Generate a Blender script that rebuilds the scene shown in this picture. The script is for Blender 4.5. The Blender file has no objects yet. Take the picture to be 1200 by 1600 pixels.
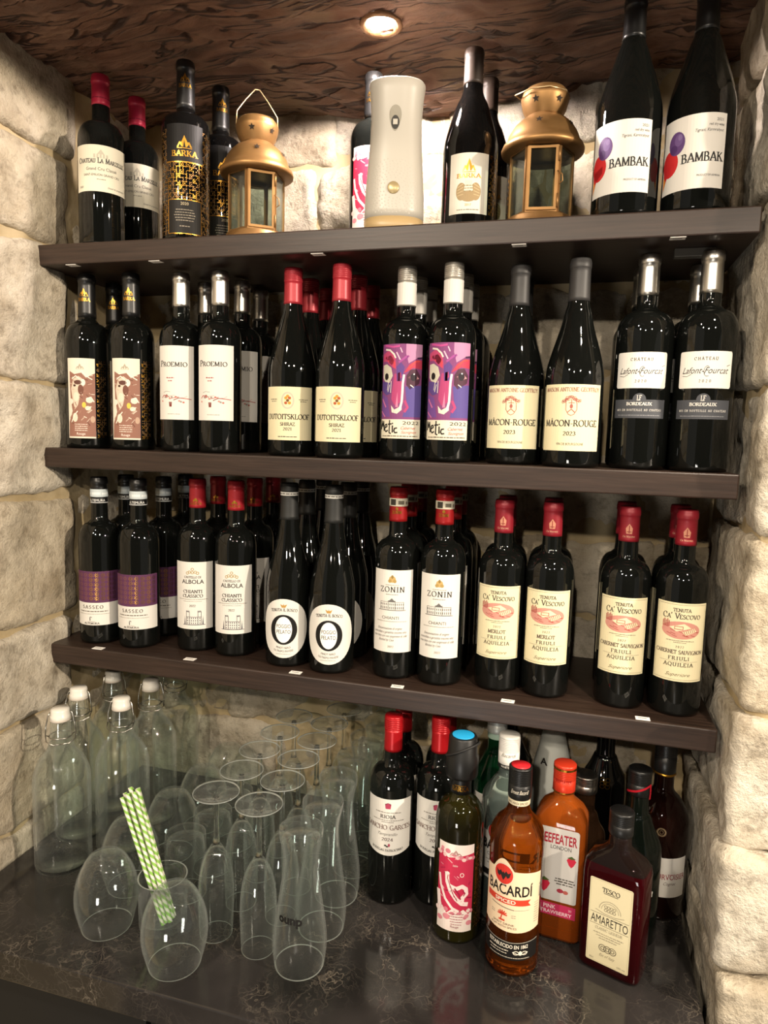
import bpy, bmesh, math, random
from mathutils import Vector, Matrix, noise
PI = math.pi
sc = bpy.context.scene
C = sc.collection

# ------------------------------------------------------------------ camera
CAM = (0.86135, -1.02016, 0.75988)
YAW, PITCH, ROLL, FPX = 0.271603, -0.113368, 0.028071, 1078.62
def cam_axes():
    cy, sy = math.cos(YAW), math.sin(YAW)
    r = Vector((cy, sy, 0)); f = Vector((-sy, cy, 0)); u = Vector((0, 0, 1))
    f2 = f*math.cos(PITCH) + u*math.sin(PITCH); u2 = u*math.cos(PITCH) - f*math.sin(PITCH)
    return r*math.cos(ROLL) + u2*math.sin(ROLL), u2*math.cos(ROLL) - r*math.sin(ROLL), f2
_r, _u, _f = cam_axes()
cd = bpy.data.cameras.new('camera'); cam = bpy.data.objects.new('camera', cd); C.objects.link(cam)
M3 = Matrix((_r, _u, -_f)).transposed()
cam.matrix_world = Matrix.Translation(CAM) @ M3.to_4x4()
cd.sensor_fit = 'VERTICAL'; cd.sensor_height = 24.0; cd.lens = FPX/1600*24.0
cd.clip_start = 0.02; cd.clip_end = 50
sc.camera = cam
def ray(u, v): return _r*((u-600)/FPX) - _u*((v-800)/FPX) + _f
def at(u, v, z):                       # photo pixel on a horizontal plane
    d = ray(u, v); s = (z-CAM[2])/d.z; return Vector(CAM)+d*s
def aty(u, v, y):                      # photo pixel on an upright plane
    d = ray(u, v); s = (y-CAM[1])/d.y; return Vector(CAM)+d*s

# ------------------------------------------------------------------ world, lamps, exposure
def lin(h):
    h = h.lstrip('#'); h = ''.join(c+c for c in h) if len(h) == 3 else h; o = []
    for i in (0, 2, 4):
        c = int(h[i:i+2], 16)/255; o.append(c/12.92 if c <= .04045 else ((c+.055)/1.055)**2.4)
    return (*o, 1)
w = bpy.data.worlds.new('world'); sc.world = w; w.use_nodes = True
w.node_tree.nodes['Background'].inputs[0].default_value = (1.0, .93, .84, 1)
w.node_tree.nodes['Background'].inputs[1].default_value = 0.15
def lamp(name, loc, tgt, power, col, radius, spot=None, blend=.5):
    l = bpy.data.lights.new(name, 'SPOT' if spot else 'POINT'); l.energy = power; l.color = col
    l.shadow_soft_size = radius
    if spot: l.spot_size = math.radians(spot); l.spot_blend = blend
    o = bpy.data.objects.new(name, l); C.objects.link(o); o.location = loc
    if spot: o.rotation_euler = (Vector(tgt)-Vector(loc)).to_track_quat('-Z', 'Y').to_euler()
    return o
WARM = (1.0, .86, .69)
lamp('room_spot_key', (3.1, -1.15, 1.50), (.5, 0, .75), 270, WARM, .045, 70, .6)
lamp('room_spot_a', (.15, -1.15, 1.68), (.30, 0, .4), 18, WARM, .03, 100, .8)
lamp('room_spot_b', (1.30, -.80, 1.70), (1.12, 0, .45), 66, WARM, .03, 62, 1.0)
lamp('room_spot_c', (-.05, -2.2, 1.70), (.3, 0, .2), 80, WARM, .035, 90, .8)
lamp('room_spot_d', (1.9, -2.4, 1.70), (.5, 0, .3), 70, WARM, .035, 90, .8)
lamp('room_spot_e', (.75, -2.9, 1.70), (.5, 0, .1), 80, WARM, .035, 90, .8)
_al = bpy.data.lights.new('added_streak_light', 'AREA'); _al.shape = 'RECTANGLE'; _al.size = .40; _al.size_y = .45; _al.energy = 11; _al.color = (1, .95, .88)  # unseen area light added behind the camera to make white streaks on the bottles
_ao = bpy.data.objects.new('added_streak_light', _al); C.objects.link(_ao); _ao.location = (.50, -2.60, -.52); _ao.rotation_euler = (PI/2, 0, 0)
sc.view_settings.view_transform = 'Standard'; sc.view_settings.look = 'None'
sc.view_settings.exposure = 0.38; sc.view_settings.gamma = 1.0; sc.view_settings.use_curve_mapping = False
cy_ = sc.cycles
cy_.max_bounces = 20; cy_.transmission_bounces = 20; cy_.glossy_bounces = 8; cy_.diffuse_bounces = 3
cy_.transparent_max_bounces = 80; cy_.caustics_reflective = False; cy_.caustics_refractive = False
cy_.use_denoising = True; cy_.sample_clamp_indirect = 4.0

# ------------------------------------------------------------------ materials
MATS = {}
def pm(name, col, rough=.5, metal=0, bump=None, spec=.5, trans=0, ior=1.5, coat=0, var=None, emit=None):
    if name in MATS: return MATS[name]
    m = bpy.data.materials.new(name); m.use_nodes = True; nt = m.node_tree; b = nt.nodes['Principled BSDF']
    c = lin(col) if isinstance(col, str) else (*col[:3], 1)
    I = b.inputs
    I['Base Color'].default_value = c; I['Roughness'].default_value = rough; I['Metallic'].default_value = metal
    I['Specular IOR Level'].default_value = spec; I['IOR'].default_value = ior
    I['Transmission Weight'].default_value = trans; I['Coat Weight'].default_value = coat
    if emit: I['Emission Color'].default_value = c; I['Emission Strength'].default_value = emit
    if bump or var:
        tc = nt.nodes.new('ShaderNodeTexCoord')
    if var:                                 # (scale, second colour, contrast)
        n = nt.nodes.new('ShaderNodeTexNoise'); n.inputs['Scale'].default_value = var[0]; n.inputs['Detail'].default_value = 5
        nt.links.new(tc.outputs['Object'], n.inputs['Vector'])
        r = nt.nodes.new('ShaderNodeValToRGB'); r.color_ramp.elements[0].position = .5-var[2]; r.color_ramp.elements[1].position = .5+var[2]
        r.color_ramp.elements[0].color = c; r.color_ramp.elements[1].color = lin(var[1])
        nt.links.new(n.outputs['Fac'], r.inputs[0]); nt.links.new(r.outputs[0], I['Base Color'])
    if bump:                                # (scale, strength)
        n = nt.nodes.new('ShaderNodeTexNoise'); n.inputs['Scale'].default_value = bump[0]; n.inputs['Detail'].default_value = 4
        nt.links.new(tc.outputs['Object'], n.inputs['Vector'])
        bp = nt.nodes.new('ShaderNodeBump'); bp.inputs['Strength'].default_value = bump[1]; bp.inputs['Distance'].default_value = .002
        nt.links.new(n.outputs['Fac'], bp.inputs['Height']); nt.links.new(bp.outputs[0], I['Normal'])
    MATS[name] = m
    return m
def ink(col): return pm('ink_'+col, col, .55, spec=.25)
def N(nt, t, **kw):
    n = nt.nodes.new(t)
    for k, v in kw.items():
        if k in n.inputs.keys(): n.inputs[k].default_value = v
        else: setattr(n, k, v)
    return n
def ramp(nt, stops):
    r = nt.nodes.new('ShaderNodeValToRGB'); e = r.color_ramp.elements
    while len(e) < len(stops): e.new(.5)
    for i, (p, c) in enumerate(stops):
        e[i].position = p; e[i].color = lin(c) if isinstance(c, str) else (c, c, c, 1)
    return r
def mix(nt, fac, a, b, typ='MIX'):
    m = nt.nodes.new('ShaderNodeMix'); m.data_type = 'RGBA'; m.blend_type = typ
    for s, k in ((fac, 0), (a, 6), (b, 7)):
        if hasattr(s, 'is_linked'): nt.links.new(s, m.inputs[k])
        else: m.inputs[k].default_value = s if k == 0 else lin(s)
    return m.outputs[2]

def stone_mat():
    m = bpy.data.materials.new('limestone'); m.use_nodes = True; nt = m.node_tree; b = nt.nodes['Principled BSDF']
    tc = N(nt, 'ShaderNodeTexCoord'); L = nt.links.new
    oi = N(nt, 'ShaderNodeObjectInfo')
    n1 = N(nt, 'ShaderNodeTexNoise', Scale=9.0, Detail=6.0, Roughness=.65); L(tc.outputs['Object'], n1.inputs['Vector'])
    n2 = N(nt, 'ShaderNodeTexNoise', Scale=45.0, Detail=6.0, Roughness=.7); L(tc.outputs['Object'], n2.inputs['Vector'])
    n3 = N(nt, 'ShaderNodeTexNoise', Scale=160.0, Detail=4.0, Roughness=.7); L(tc.outputs['Object'], n3.inputs['Vector'])
    r1 = ramp(nt, [(.30, '#a39783'), (.46, '#c6bcaa'), (.60, '#d8d0c0'), (.76, '#b5ab98')]); L(n1.outputs['Fac'], r1.inputs[0])
    r2 = ramp(nt, [(.28, '#7d7365'), (.50, '#ffffff')]); L(n2.outputs['Fac'], r2.inputs[0])
    c = mix(nt, .6, r1.outputs[0], r2.outputs[0], 'MULTIPLY')
    r3 = ramp(nt, [(0, '#e6dfd2'), (1, '#ffffff')]); L(oi.outputs['Random'], r3.inputs[0])
    c = mix(nt, .8, c, r3.outputs[0], 'MULTIPLY')
    L(c, b.inputs['Base Color']); b.inputs['Roughness'].default_value = .9; b.inputs['Specular IOR Level'].default_value = .15
    ad = N(nt, 'ShaderNodeMath', operation='ADD'); L(n2.outputs['Fac'], ad.inputs[0]); 
    mu = N(nt, 'ShaderNodeMath', operation='MULTIPLY'); L(n3.outputs['Fac'], mu.inputs[0]); mu.inputs[1].default_value = .35; L(mu.outputs[0], ad.inputs[1])
    bp = N(nt, 'ShaderNodeBump', Strength=.9, Distance=.008); L(ad.outputs[0], bp.inputs['Height']); L(bp.outputs[0], b.inputs['Normal'])
    return m
def quartz_mat():
    m = bpy.data.materials.new('dark_veined_quartz'); m.use_nodes = True; nt = m.node_tree; b = nt.nodes['Principled BSDF']; L = nt.links.new
    tc = N(nt, 'ShaderNodeTexCoord')
    nz = N(nt, 'ShaderNodeTexNoise', Scale=14.0, Detail=5.0); L(tc.outputs['Object'], nz.inputs['Vector'])
    def veins(scale, width, warp):
        va = N(nt, 'ShaderNodeVectorMath', operation='SCALE'); L(nz.outputs['Color'], va.inputs[0]); va.inputs['Scale'].default_value = warp
        vb = N(nt, 'ShaderNodeVectorMath', operation='ADD'); L(tc.outputs['Object'], vb.inputs[0]); L(va.outputs[0], vb.inputs[1])
        v = N(nt, 'ShaderNodeTexVoronoi', feature='DISTANCE_TO_EDGE', Scale=scale); L(vb.outputs[0], v.inputs['Vector'])
        r = ramp(nt, [(0, 1.0), (width*.4, .45), (width, 0.0)]); L(v.outputs['Distance'], r.inputs[0]); return r.outputs[0]
    a = veins(4.0, .005, .30); f = veins(30.0, .040, .16); f3 = veins(75.0, .07, .10)
    ms = N(nt, 'ShaderNodeTexNoise', Scale=10.0, Detail=4.0); L(tc.outputs['Object'], ms.inputs['Vector'])
    mr = ramp(nt, [(.50, 0.0), (.68, .55)]); L(ms.outputs['Fac'], mr.inputs[0])
    mr2 = ramp(nt, [(.42, 0.0), (.60, .75)]); L(ms.outputs['Fac'], mr2.inputs[0])
    f2 = mix(nt, 1.0, f, mr.outputs[0], 'MULTIPLY'); a2 = mix(nt, 1.0, a, mr2.outputs[0], 'MULTIPLY')
    f4 = mix(nt, 1.0, f3, '#6a6a6a', 'MULTIPLY'); f2 = mix(nt, 1.0, f2, mix(nt, 1.0, f4, mr2.outputs[0], 'MULTIPLY'), 'LIGHTEN')
    sm = mix(nt, 1.0, a2, f2, 'LIGHTEN')
    cl = N(nt, 'ShaderNodeTexNoise', Scale=6.0, Detail=6.0); L(tc.outputs['Object'], cl.inputs['Vector'])
    base = ramp(nt, [(.35, '#1b1a19'), (.65, '#343130')]); L(cl.outputs['Fac'], base.inputs[0])
    L(mix(nt, sm, base.outputs[0], '#857b6e'), b.inputs['Base Color'])
    b.inputs['Roughness'].default_value = .11; b.inputs['Specular IOR Level'].default_value = .5
    return m
def shelf_mat():
    m = bpy.data.materials.new('dark_stained_wood'); m.use_nodes = True; nt = m.node_tree; b = nt.nodes['Principled BSDF']; L = nt.links.new
    tc = N(nt, 'ShaderNodeTexCoord'); mp = N(nt, 'ShaderNodeMapping'); mp.inputs['Scale'].default_value = (2.5, 60, 60); L(tc.outputs['Object'], mp.inputs[0])
    n = N(nt, 'ShaderNodeTexNoise', Scale=3.0, Detail=6.0, Roughness=.65); L(mp.outputs[0], n.inputs['Vector'])
    r = ramp(nt, [(.3, '#211712'), (.55, '#30231c'), (.8, '#3f3029')]); L(n.outputs['Fac'], r.inputs[0]); L(r.outputs[0], b.inputs['Base Color'])
    b.inputs['Roughness'].default_value = .42; b.inputs['Specular IOR Level'].default_value = .4
    bp = N(nt, 'ShaderNodeBump', Strength=.25, Distance=.001); L(n.outputs['Fac'], bp.inputs['Height']); L(bp.outputs[0], b.inputs['Normal'])
    return m
def soffit_mat():
    m = bpy.data.materials.new('carved_brown_soffit'); m.use_nodes = True; nt = m.node_tree; b = nt.nodes['Principled BSDF']; L = nt.links.new
    tc = N(nt, 'ShaderNodeTexCoord'); mp = N(nt, 'ShaderNodeMapping'); mp.inputs['Scale'].default_value = (2.2, 9, 4); L(tc.outputs['Object'], mp.inputs[0])
    n = N(nt, 'ShaderNodeTexNoise', Scale=4.0, Detail=7.0, Roughness=.6, Distortion=.6); L(mp.outputs[0], n.inputs['Vector'])
    r = ramp(nt, [(.25, '#3a261d'), (.45, '#644637'), (.62, '#80604e'), (.85, '#9c846d')]); L(n.outputs['Fac'], r.inputs[0])
    n2 = N(nt, 'ShaderNodeTexNoise', Scale=5.0, Detail=5.0); L(tc.outputs['Object'], n2.inputs['Vector'])
    r2 = ramp(nt, [(.55, 0.0), (.72, .6)]); L(n2.outputs['Fac'], r2.inputs[0])
    col = mix(nt, r2.outputs[0], r.outputs[0], '#8f7d62')
    mp2 = N(nt, 'ShaderNodeMapping'); mp2.inputs['Scale'].default_value = (3.2, 22, 8); mp2.inputs['Rotation'].default_value = (0, 0, .12); L(tc.outputs['Object'], mp2.inputs[0])
    n3 = N(nt, 'ShaderNodeTexNoise', Scale=1.3, Detail=2.5, Roughness=.5, Distortion=1.1); L(mp2.outputs[0], n3.inputs['Vector'])
    gr = ramp(nt, [(.470, 1.0), (.492, 0.0), (.508, 0.0), (.530, 1.0)]); L(n3.outputs['Fac'], gr.inputs[0])       # carved grooves
    L(mix(nt, gr.outputs[0], '#36211a', col), b.inputs['Base Color'])
    b.inputs['Roughness'].default_value = .5; b.inputs['Specular IOR Level'].default_value = .35
    ad = N(nt, 'ShaderNodeMath', operation='MULTIPLY_ADD'); L(gr.outputs[0], ad.inputs[0]); ad.inputs[1].default_value = .55; L(n.outputs['Fac'], ad.inputs[2])
    bp = N(nt, 'ShaderNodeBump', Strength=1.0, Distance=.008); L(ad.outputs[0], bp.inputs['Height']); L(bp.outputs[0], b.inputs['Normal'])
    return m
STONE = stone_mat(); QUARTZ = quartz_mat(); WOOD = shelf_mat(); SOFFIT = soffit_mat()
MORTAR = pm('tan_mortar', '#a3906c', .95, bump=(50, 1.0), spec=.1, var=(16, '#bfae8d', .2))
DGLASS = pm('dark_bottle_glass', (.004, .0045, .004), .03, spec=.5, ior=1.5)
BGLASS = pm('black_bottle_glass', (.003, .003, .003), .06, spec=.5)
OGLASS = pm('olive_bottle_glass', '#16140a', .03, trans=.12, ior=1.45, var=(8, '#2a2708', .2))
def thin_glass(name, tint, edge, ior=1.45, painted_glint=.12):
    m = bpy.data.materials.new(name); m.use_nodes = True; nt = m.node_tree; nt.nodes.remove(nt.nodes['Principled BSDF']); L = nt.links.new
    lw = N(nt, 'ShaderNodeLayerWeight', Blend=.5)
    pw = N(nt, 'ShaderNodeMath', operation='POWER'); L(lw.outputs['Facing'], pw.inputs[0]); pw.inputs[1].default_value = 3.6
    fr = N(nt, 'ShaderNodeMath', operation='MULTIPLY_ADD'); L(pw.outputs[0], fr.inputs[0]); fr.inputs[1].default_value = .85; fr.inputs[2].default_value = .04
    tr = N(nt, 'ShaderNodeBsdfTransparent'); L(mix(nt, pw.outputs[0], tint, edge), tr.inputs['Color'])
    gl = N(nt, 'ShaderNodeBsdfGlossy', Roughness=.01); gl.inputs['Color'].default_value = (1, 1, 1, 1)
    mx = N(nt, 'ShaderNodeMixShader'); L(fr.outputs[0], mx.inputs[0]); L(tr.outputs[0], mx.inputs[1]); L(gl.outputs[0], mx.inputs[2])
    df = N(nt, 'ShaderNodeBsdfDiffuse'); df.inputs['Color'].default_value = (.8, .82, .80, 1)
    ms = N(nt, 'ShaderNodeMixShader'); ms.inputs[0].default_value = painted_glint; L(gl.outputs[0], ms.inputs[1]); L(df.outputs[0], ms.inputs[2]); L(ms.outputs[0], mx.inputs[2])  # white diffuse painted in at grazing edges, standing for bright refracted outlines
    L(mx.outputs[0], nt.nodes['Material Output'].inputs['Surface']); return m
CLEAR = thin_glass('clear_thin_glass', '#fcfefd', '#e6ebe7', painted_glint=.19)
RIM = pm('light_painted_rim', '#b9beb9', .08, trans=.55, ior=1.45)  # pale diffuse share painted in for the light caught at glass rims
SOLID = pm('clear_solid_glass', (.97, .985, .975), 0, trans=1, ior=1.45)
PAPER = pm('cream_paper', '#d8d1bd', .75, spec=.2)
WHITEP = pm('white_paper', '#dad6ce', .7, spec=.2)
YELLOWP = pm('ivory_paper', '#dcd2ae', .75, spec=.2)
GOLD = pm('gold_foil', '#c9963c', .30, 1)
DIMGOLD = pm('worn_gold_print', '#a67c34', .38, .9)
SILVER = pm('silver_foil', '#c9c6bf', .32, 1)
BLACKFOIL = pm('black_foil', '#141414', .35)
GREYFOIL = pm('charcoal_foil', '#2c2b2b', .5)
REDFOIL = pm('red_foil', '#9c1f28', .35, .25)
PINKFOIL = pm('crimson_foil', '#b0223f', .4, .15)
BRASS = pm('aged_brass', '#9a7446', .45, .7, var=(30, '#80603a', .25))
BLACKPL = pm('black_plastic', '#121212', .38)

# ------------------------------------------------------------------ mesh helpers
def mk(name, vf, mat, parent=None, smooth=True, mats=None, midx=None):
    v, f = vf
    me = bpy.data.meshes.new(name); me.from_pydata([tuple(p) for p in v], [], f); me.update()
    for m in (mats or [mat]): me.materials.append(m)
    if midx: me.polygons.foreach_set('material_index', midx)
    if smooth: me.polygons.foreach_set('use_smooth', [True]*len(me.polygons))
    o = bpy.data.objects.new(name, me); C.objects.link(o)
    if parent: o.parent = parent
    return o
def empty(name, loc=(0, 0, 0), rz=0):
    o = bpy.data.objects.new(name, None); C.objects.link(o); o.location = loc; o.rotation_euler = (0, 0, rz); o.empty_display_size = .02
    return o
def tag(o, label, cat, group=None):
    o['label'] = label; o['category'] = cat
    if group: o['group'] = group
    return o
def struct(o): o['kind'] = 'structure'; return o
def copy_tree(o, parent=None):
    c = o.copy(); C.objects.link(c); c.parent = parent
    for ch in list(o.children): copy_tree(ch, c)
    return c
def join(*vfs):
    V, F = [], []
    for v, f in vfs:
        k = len(V); V += list(v); F += [tuple(i+k for i in q) for q in f]
    return V, F
def xf(vf, M): return [M @ Vector(p) for p in vf[0]], vf[1]
def lathe(prof, n=40, sx=1, sy=1):
    V, F = [], []; rings = []
    for r, z in prof:
        if r < 1e-6: rings.append([len(V)]); V.append((0, 0, z))
        else:
            rings.append(list(range(len(V), len(V)+n)))
            for i in range(n):
                a = 2*PI*i/n; V.append((r*sx*math.cos(a), r*sy*math.sin(a), z))
    for A, B in zip(rings, rings[1:]):
        if len(A) == 1 and len(B) == 1: continue
        for i in range(n):
            j = (i+1) % n
            if len(A) == 1: F.append((A[0], B[j], B[i]))
            elif len(B) == 1: F.append((A[i], A[j], B[0]))
            else: F.append((A[i], A[j], B[j], B[i]))
    return V, F
def box(x0, x1, y0, y1, z0, z1, bev=0, seg=2):
    bm = bmesh.new(); bmesh.ops.create_cube(bm, size=1)
    for v in bm.verts: v.co = Vector(((x0+x1)/2+v.co.x*(x1-x0), (y0+y1)/2+v.co.y*(y1-y0), (z0+z1)/2+v.co.z*(z1-z0)))
    if bev: bmesh.ops.bevel(bm, geom=bm.edges[:], offset=bev, segments=seg, affect='EDGES', profile=.5)
    bm.verts.index_update(); r = [v.co.copy() for v in bm.verts], [tuple(v.index for v in f.verts) for f in bm.faces]; bm.free(); return r
def tube(pts, r, n=8, closed=False):
    pts = [Vector(p) for p in pts]; V, F = [], []; m = len(pts); up = None
    for i, p in enumerate(pts):
        a = pts[i-1] if (i or closed) else p; b = pts[(i+1) % m] if (i < m-1 or closed) else p
        t = (b-a).normalized()
        if up is None: up = Vector((0, 0, 1)) if abs(t.z) < .9 else Vector((1, 0, 0))
        s = t.cross(up).normalized(); up = s.cross(t).normalized()
        for k in range(n):
            q = 2*PI*k/n; V.append(p + s*(r*math.cos(q)) + up*(r*math.sin(q)))
    for i in range(m if closed else m-1):
        for k in range(n):
            a, b = i*n+k, i*n+(k+1) % n; c, d = ((i+1) % m)*n+(k+1) % n, ((i+1) % m)*n+k
            F.append((a, b, c, d))
    if not closed: F.append(tuple(range(n))[::-1]); F.append(tuple((m-1)*n+k for k in range(n)))
    return V, F
def interp(pts, n):
    """Catmull-Rom through (r, z) pairs"""
    out = []
    for i in range(len(pts)-1):
        p0 = pts[max(i-1, 0)]; p1 = pts[i]; p2 = pts[i+1]; p3 = pts[min(i+2, len(pts)-1)]
        for k in range(n):
            t = k/n
            out.append(tuple(.5*((2*b)+(-a+c)*t+(2*a-5*b+4*c-d)*t*t+(-a+3*b-3*c+d)*t**3) for a, b, c, d in zip(p0, p1, p2, p3)))
    out.append(pts[-1]); return out

def boxstone(x0, x1, y0, y1, z0, z1, seed, cell=.014, rr=.014, amp=.007, sides='all'):
    """rough-hewn block: a rounded cuboid with an uneven quarry face"""
    d = (x1-x0, y1-y0, z1-z0); cen = Vector(((x0+x1)/2, (y0+y1)/2, (z0+z1)/2)); V, F, key = [], [], {}
    nn = [max(2, min(34, int(round(q/cell)))) for q in d]
    so = Vector((seed*3.17 % 50, seed*7.31 % 50, seed*1.73 % 50))
    def vert(i, j, k):
        q = (i, j, k)
        if q in key: return key[q]
        p = Vector((d[0]*(i/nn[0]-.5), d[1]*(j/nn[1]-.5), d[2]*(k/nn[2]-.5)))
        h = [max(.001, q_/2-rr) for q_ in d]
        c = Vector([max(-a, min(a, b)) for a, b in zip(h, p)])
        e = p-c
        if e.length > 1e-9: e = e.normalized()*rr
        p = c+e; wp = p+cen
        nr = e.normalized() if e.length > 1e-9 else p.normalized()
        wob = noise.noise_vector((wp+so)*9)*.009
        dsp = noise.fractal((wp+so)*14, 1.0, 2.0, 4)*amp + noise.fractal((wp+so)*48, 1.0, 2.0, 3)*amp*.42
        p = wp + Vector((wob.x*.5, wob.y*.5, wob.z)) + nr*dsp
        key[q] = len(V); V.append(p); return key[q]
    a, b, c = nn
    for j in range(b):
        for k in range(c):
            F.append((vert(0, j, k), vert(0, j, k+1), vert(0, j+1, k+1), vert(0, j+1, k)))
            F.append((vert(a, j, k), vert(a, j+1, k), vert(a, j+1, k+1), vert(a, j, k+1)))
    for i in range(a):
        for k in range(c):
            F.append((vert(i, 0, k), vert(i+1, 0, k), vert(i+1, 0, k+1), vert(i, 0, k+1)))
            F.append((vert(i, b, k), vert(i, b, k+1), vert(i+1, b, k+1), vert(i+1, b, k)))
        for j in range(b):
            F.append((vert(i, j, 0), vert(i, j+1, 0), vert(i+1, j+1, 0), vert(i+1, j, 0)))
            F.append((vert(i, j, c), vert(i+1, j, c), vert(i+1, j+1, c), vert(i, j+1, c)))
    return V, F
def stone(parent, *a, **k): return mk('stone', boxstone(*a, **k), STONE, parent)
def rough_slab(x0, x1, y0, y1, z0, z1, axis, cell=.03, amp=.006, seed=3):
    """mortar bed behind the stones"""
    return boxstone(x0, x1, y0, y1, z0, z1, seed, cell, .002, amp)

# ------------------------------------------------------------------ the setting
Z1, Z2, Z3, TH = 1.065, 0.7184, 0.360, 0.0344
rnd = random.Random(4)
FLOOR = -.92
struct(mk('floor', box(-.6, 4.2, -4.4, .5, FLOOR-.05, FLOOR), pm('beige_floor_tile', '#8f8270', .4)))
struct(mk('wall_front', box(-.6, 4.2, -4.5, -4.4, FLOOR, 1.85), pm('far_wall_plaster', '#5c4f40', .9)))
struct(mk('ceiling_room', box(-.6, 4.2, -4.4, -.42, 1.78, 1.85), pm('room_ceiling_paint', '#4a4036', .9)))
# soffit of the niche: moulded brown underside, grid with deep carved grain
def soffit():
    V, F = [], []; nx, ny = 190, 84; x0, x1, y0, y1 = -.30, 1.55, -.42, .34
    for j in range(ny+1):
        for i in range(nx+1):
            x = x0+(x1-x0)*i/nx; y = y0+(y1-y0)*j/ny
            z = 1.379 - .045*math.exp(-((x-.58)/.30)**2)*max(0, min(1, (y-.13)/.13)) - .018*max(0, min(1, (.2-x)/.3))
            wv = Vector((x*3.2, y*13+noise.noise(Vector((x*4, y*5, 3)))*1.6, 0))
            g = noise.noise(wv*1.5); z += .006*g + .010*noise.noise(Vector((x*6, y*7, 9)))
            z -= .006*max(0, 1-abs(noise.noise(wv*2.3+Vector((7, 1, 0))))*6)*-1
            r = math.hypot(x-.535, y-.058)
            if r < .024: z += .03
            elif r < .04: z += .004*noise.noise(Vector((x*90, y*90, 1)))-.004
            V.append((x, y, z))
    for j in range(ny):
        for i in range(nx):
            a = j*(nx+1)+i; F.append((a, a+nx+1, a+nx+2, a+1))
    n = len(V)                                         # closed block above the carved face
    return join((V, F), box(x0, x1, y0, y1, 1.43, 1.80))
struct(mk('ceiling', soffit(), SOFFIT))
# back wall
wb = struct(mk('wall_back', rough_slab(-.30, 1.45, .286, .40, -.95, 1.50, 1), MORTAR))
COURSES = [(-.02, .135, [-.1, .06, .27, .46, .72, .95, 1.15]), (.145, .285, [-.1, .16, .36, .60, .80, 1.02, 1.15]),
           (.295, .43, [-.1, .10, .33, .52, .70, .92, 1.15]), (.44, .575, [-.1, .2, .41, .63, .85, 1.0, 1.15]),
           (.585, .735, [-.1, .08, .3, .55, .77, .97, 1.15]), (.745, .87, [-.1, .17, .37, .57, .78, .97, 1.15]),
           (.88, 1.02, [-.1, .06, .27, .5, .71, .93, 1.15]), (1.03, 1.125, [-.1, .13, .30, .50, .68, .86, 1.15]),
           (1.135, 1.262, [-.1, .04, .145, .34, .455, .63, .78, 1.0, 1.15]), (1.272, 1.42, [-.1, .12, .38, .60, .86, 1.15])]
sd = 10
for z0, z1, xs in COURSES:
    for a, b in zip(xs, xs[1:]):
        sd += 1; e = rnd.uniform(-.004, .006); t0, t1 = rnd.uniform(0, .012), rnd.uniform(0, .012)
        big = 1.135 <= z0 < 1.2 and abs(a-.34) < .01
        stone(wb, a-.003, b+.003, .281+e-(.014 if big else 0), .36, z0-.005+t0*.4, z1+.005-t1*.4, sd, cell=.010, rr=.034 if big else .013, amp=.010)
# left wall (a long side wall) with big blocks
wl = struct(mk('wall_left', rough_slab(-.35, -.062, -.75, .40, -.95, 1.55, 0), MORTAR))
LZ = [-.16, .049, .235, .405, .632, .832, 1.072, 1.236, 1.46]
for k, (z0, z1) in enumerate(zip(LZ, LZ[1:])):
    ed = [.085, .095, .06, .085, .075, .07, .085, .10][k]
    stone(wl, -.28, -.052+[0, .002, .004, -.002, .004, 0, -.002, .002][k], -.28-.03*(k % 3), ed, z0+.004, z1-.004, 200+k, cell=.011, rr=.012, amp=.0065)
    stone(wl, -.28, -.064, ed+.012, .30, z0+.004, z1-.004, 220+k, rr=.010, amp=.005)
    stone(wl, -.28, -.055, -.72, -.29-.03*(k % 3), z0+.008, z1-.008, 240+k, cell=.03, rr=.02)
# right pier: full-depth corner blocks, front face towards the room
wr = struct(mk('wall_right', rough_slab(1.094, 1.75, -.034, .40, -.95, 1.55, 0), MORTAR))
RZ = [-.92, -.55, -.22, .066, .222, .405, .637, .834, 1.085, 1.28, 1.50]
for k, (z0, z1) in enumerate(zip(RZ, RZ[1:])):
    xe = [1.08, 1.08, 1.075, 1.072, 1.078, 1.083, 1.088, 1.08, 1.076, 1.07][k]; ye = [-.10, -.10, -.105, -.085, -.06, -.045, -.04, -.04, -.04, -.04][k]
    xm = [1.35, 1.28, 1.33, 1.27, 1.36, 1.30, 1.34, 1.28, 1.33, 1.3][k]
    stone(wr, xe, xm, ye, .26, z0+.002, z1-.002, 300+k, cell=.010 if 1 < k < 9 else .03, rr=.013, amp=.007)
    stone(wr, xm+.014, 1.72, -.045, .10, z0+.006, z1-.006, 330+k, cell=.03, rr=.02)
# countertop + cabinet below
ct = mk('countertop', box(-.049, 1.064, -.278, .27, -.046, 0, .0025), QUARTZ, smooth=False)
tag(ct, 'polished dark veined stone countertop carrying the glasses and spirit bottles', 'countertop')
cb = empty('bar_cabinet', (0, 0, FLOOR)); tag(cb, 'black cabinet in shadow beneath the dark countertop', 'cabinet')
mk('carcass', box(-.045, 1.06, -.235, .26, 0, -.046-FLOOR), pm('black_laminate', '#060606', .6), cb, False)
for i in range(3):
    dr = mk('door', box(-.04+i*.367, .32+i*.367, -.252, -.236, .08, .855, .002), pm('black_laminate', '#060606', .6), cb, False)
    mk('handle', tube([(.28+i*.367, -.252, .62), (.28+i*.367, -.275, .63), (.28+i*.367, -.275, .76), (.28+i*.367, -.252, .77)], .004), SILVER, dr)
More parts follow.
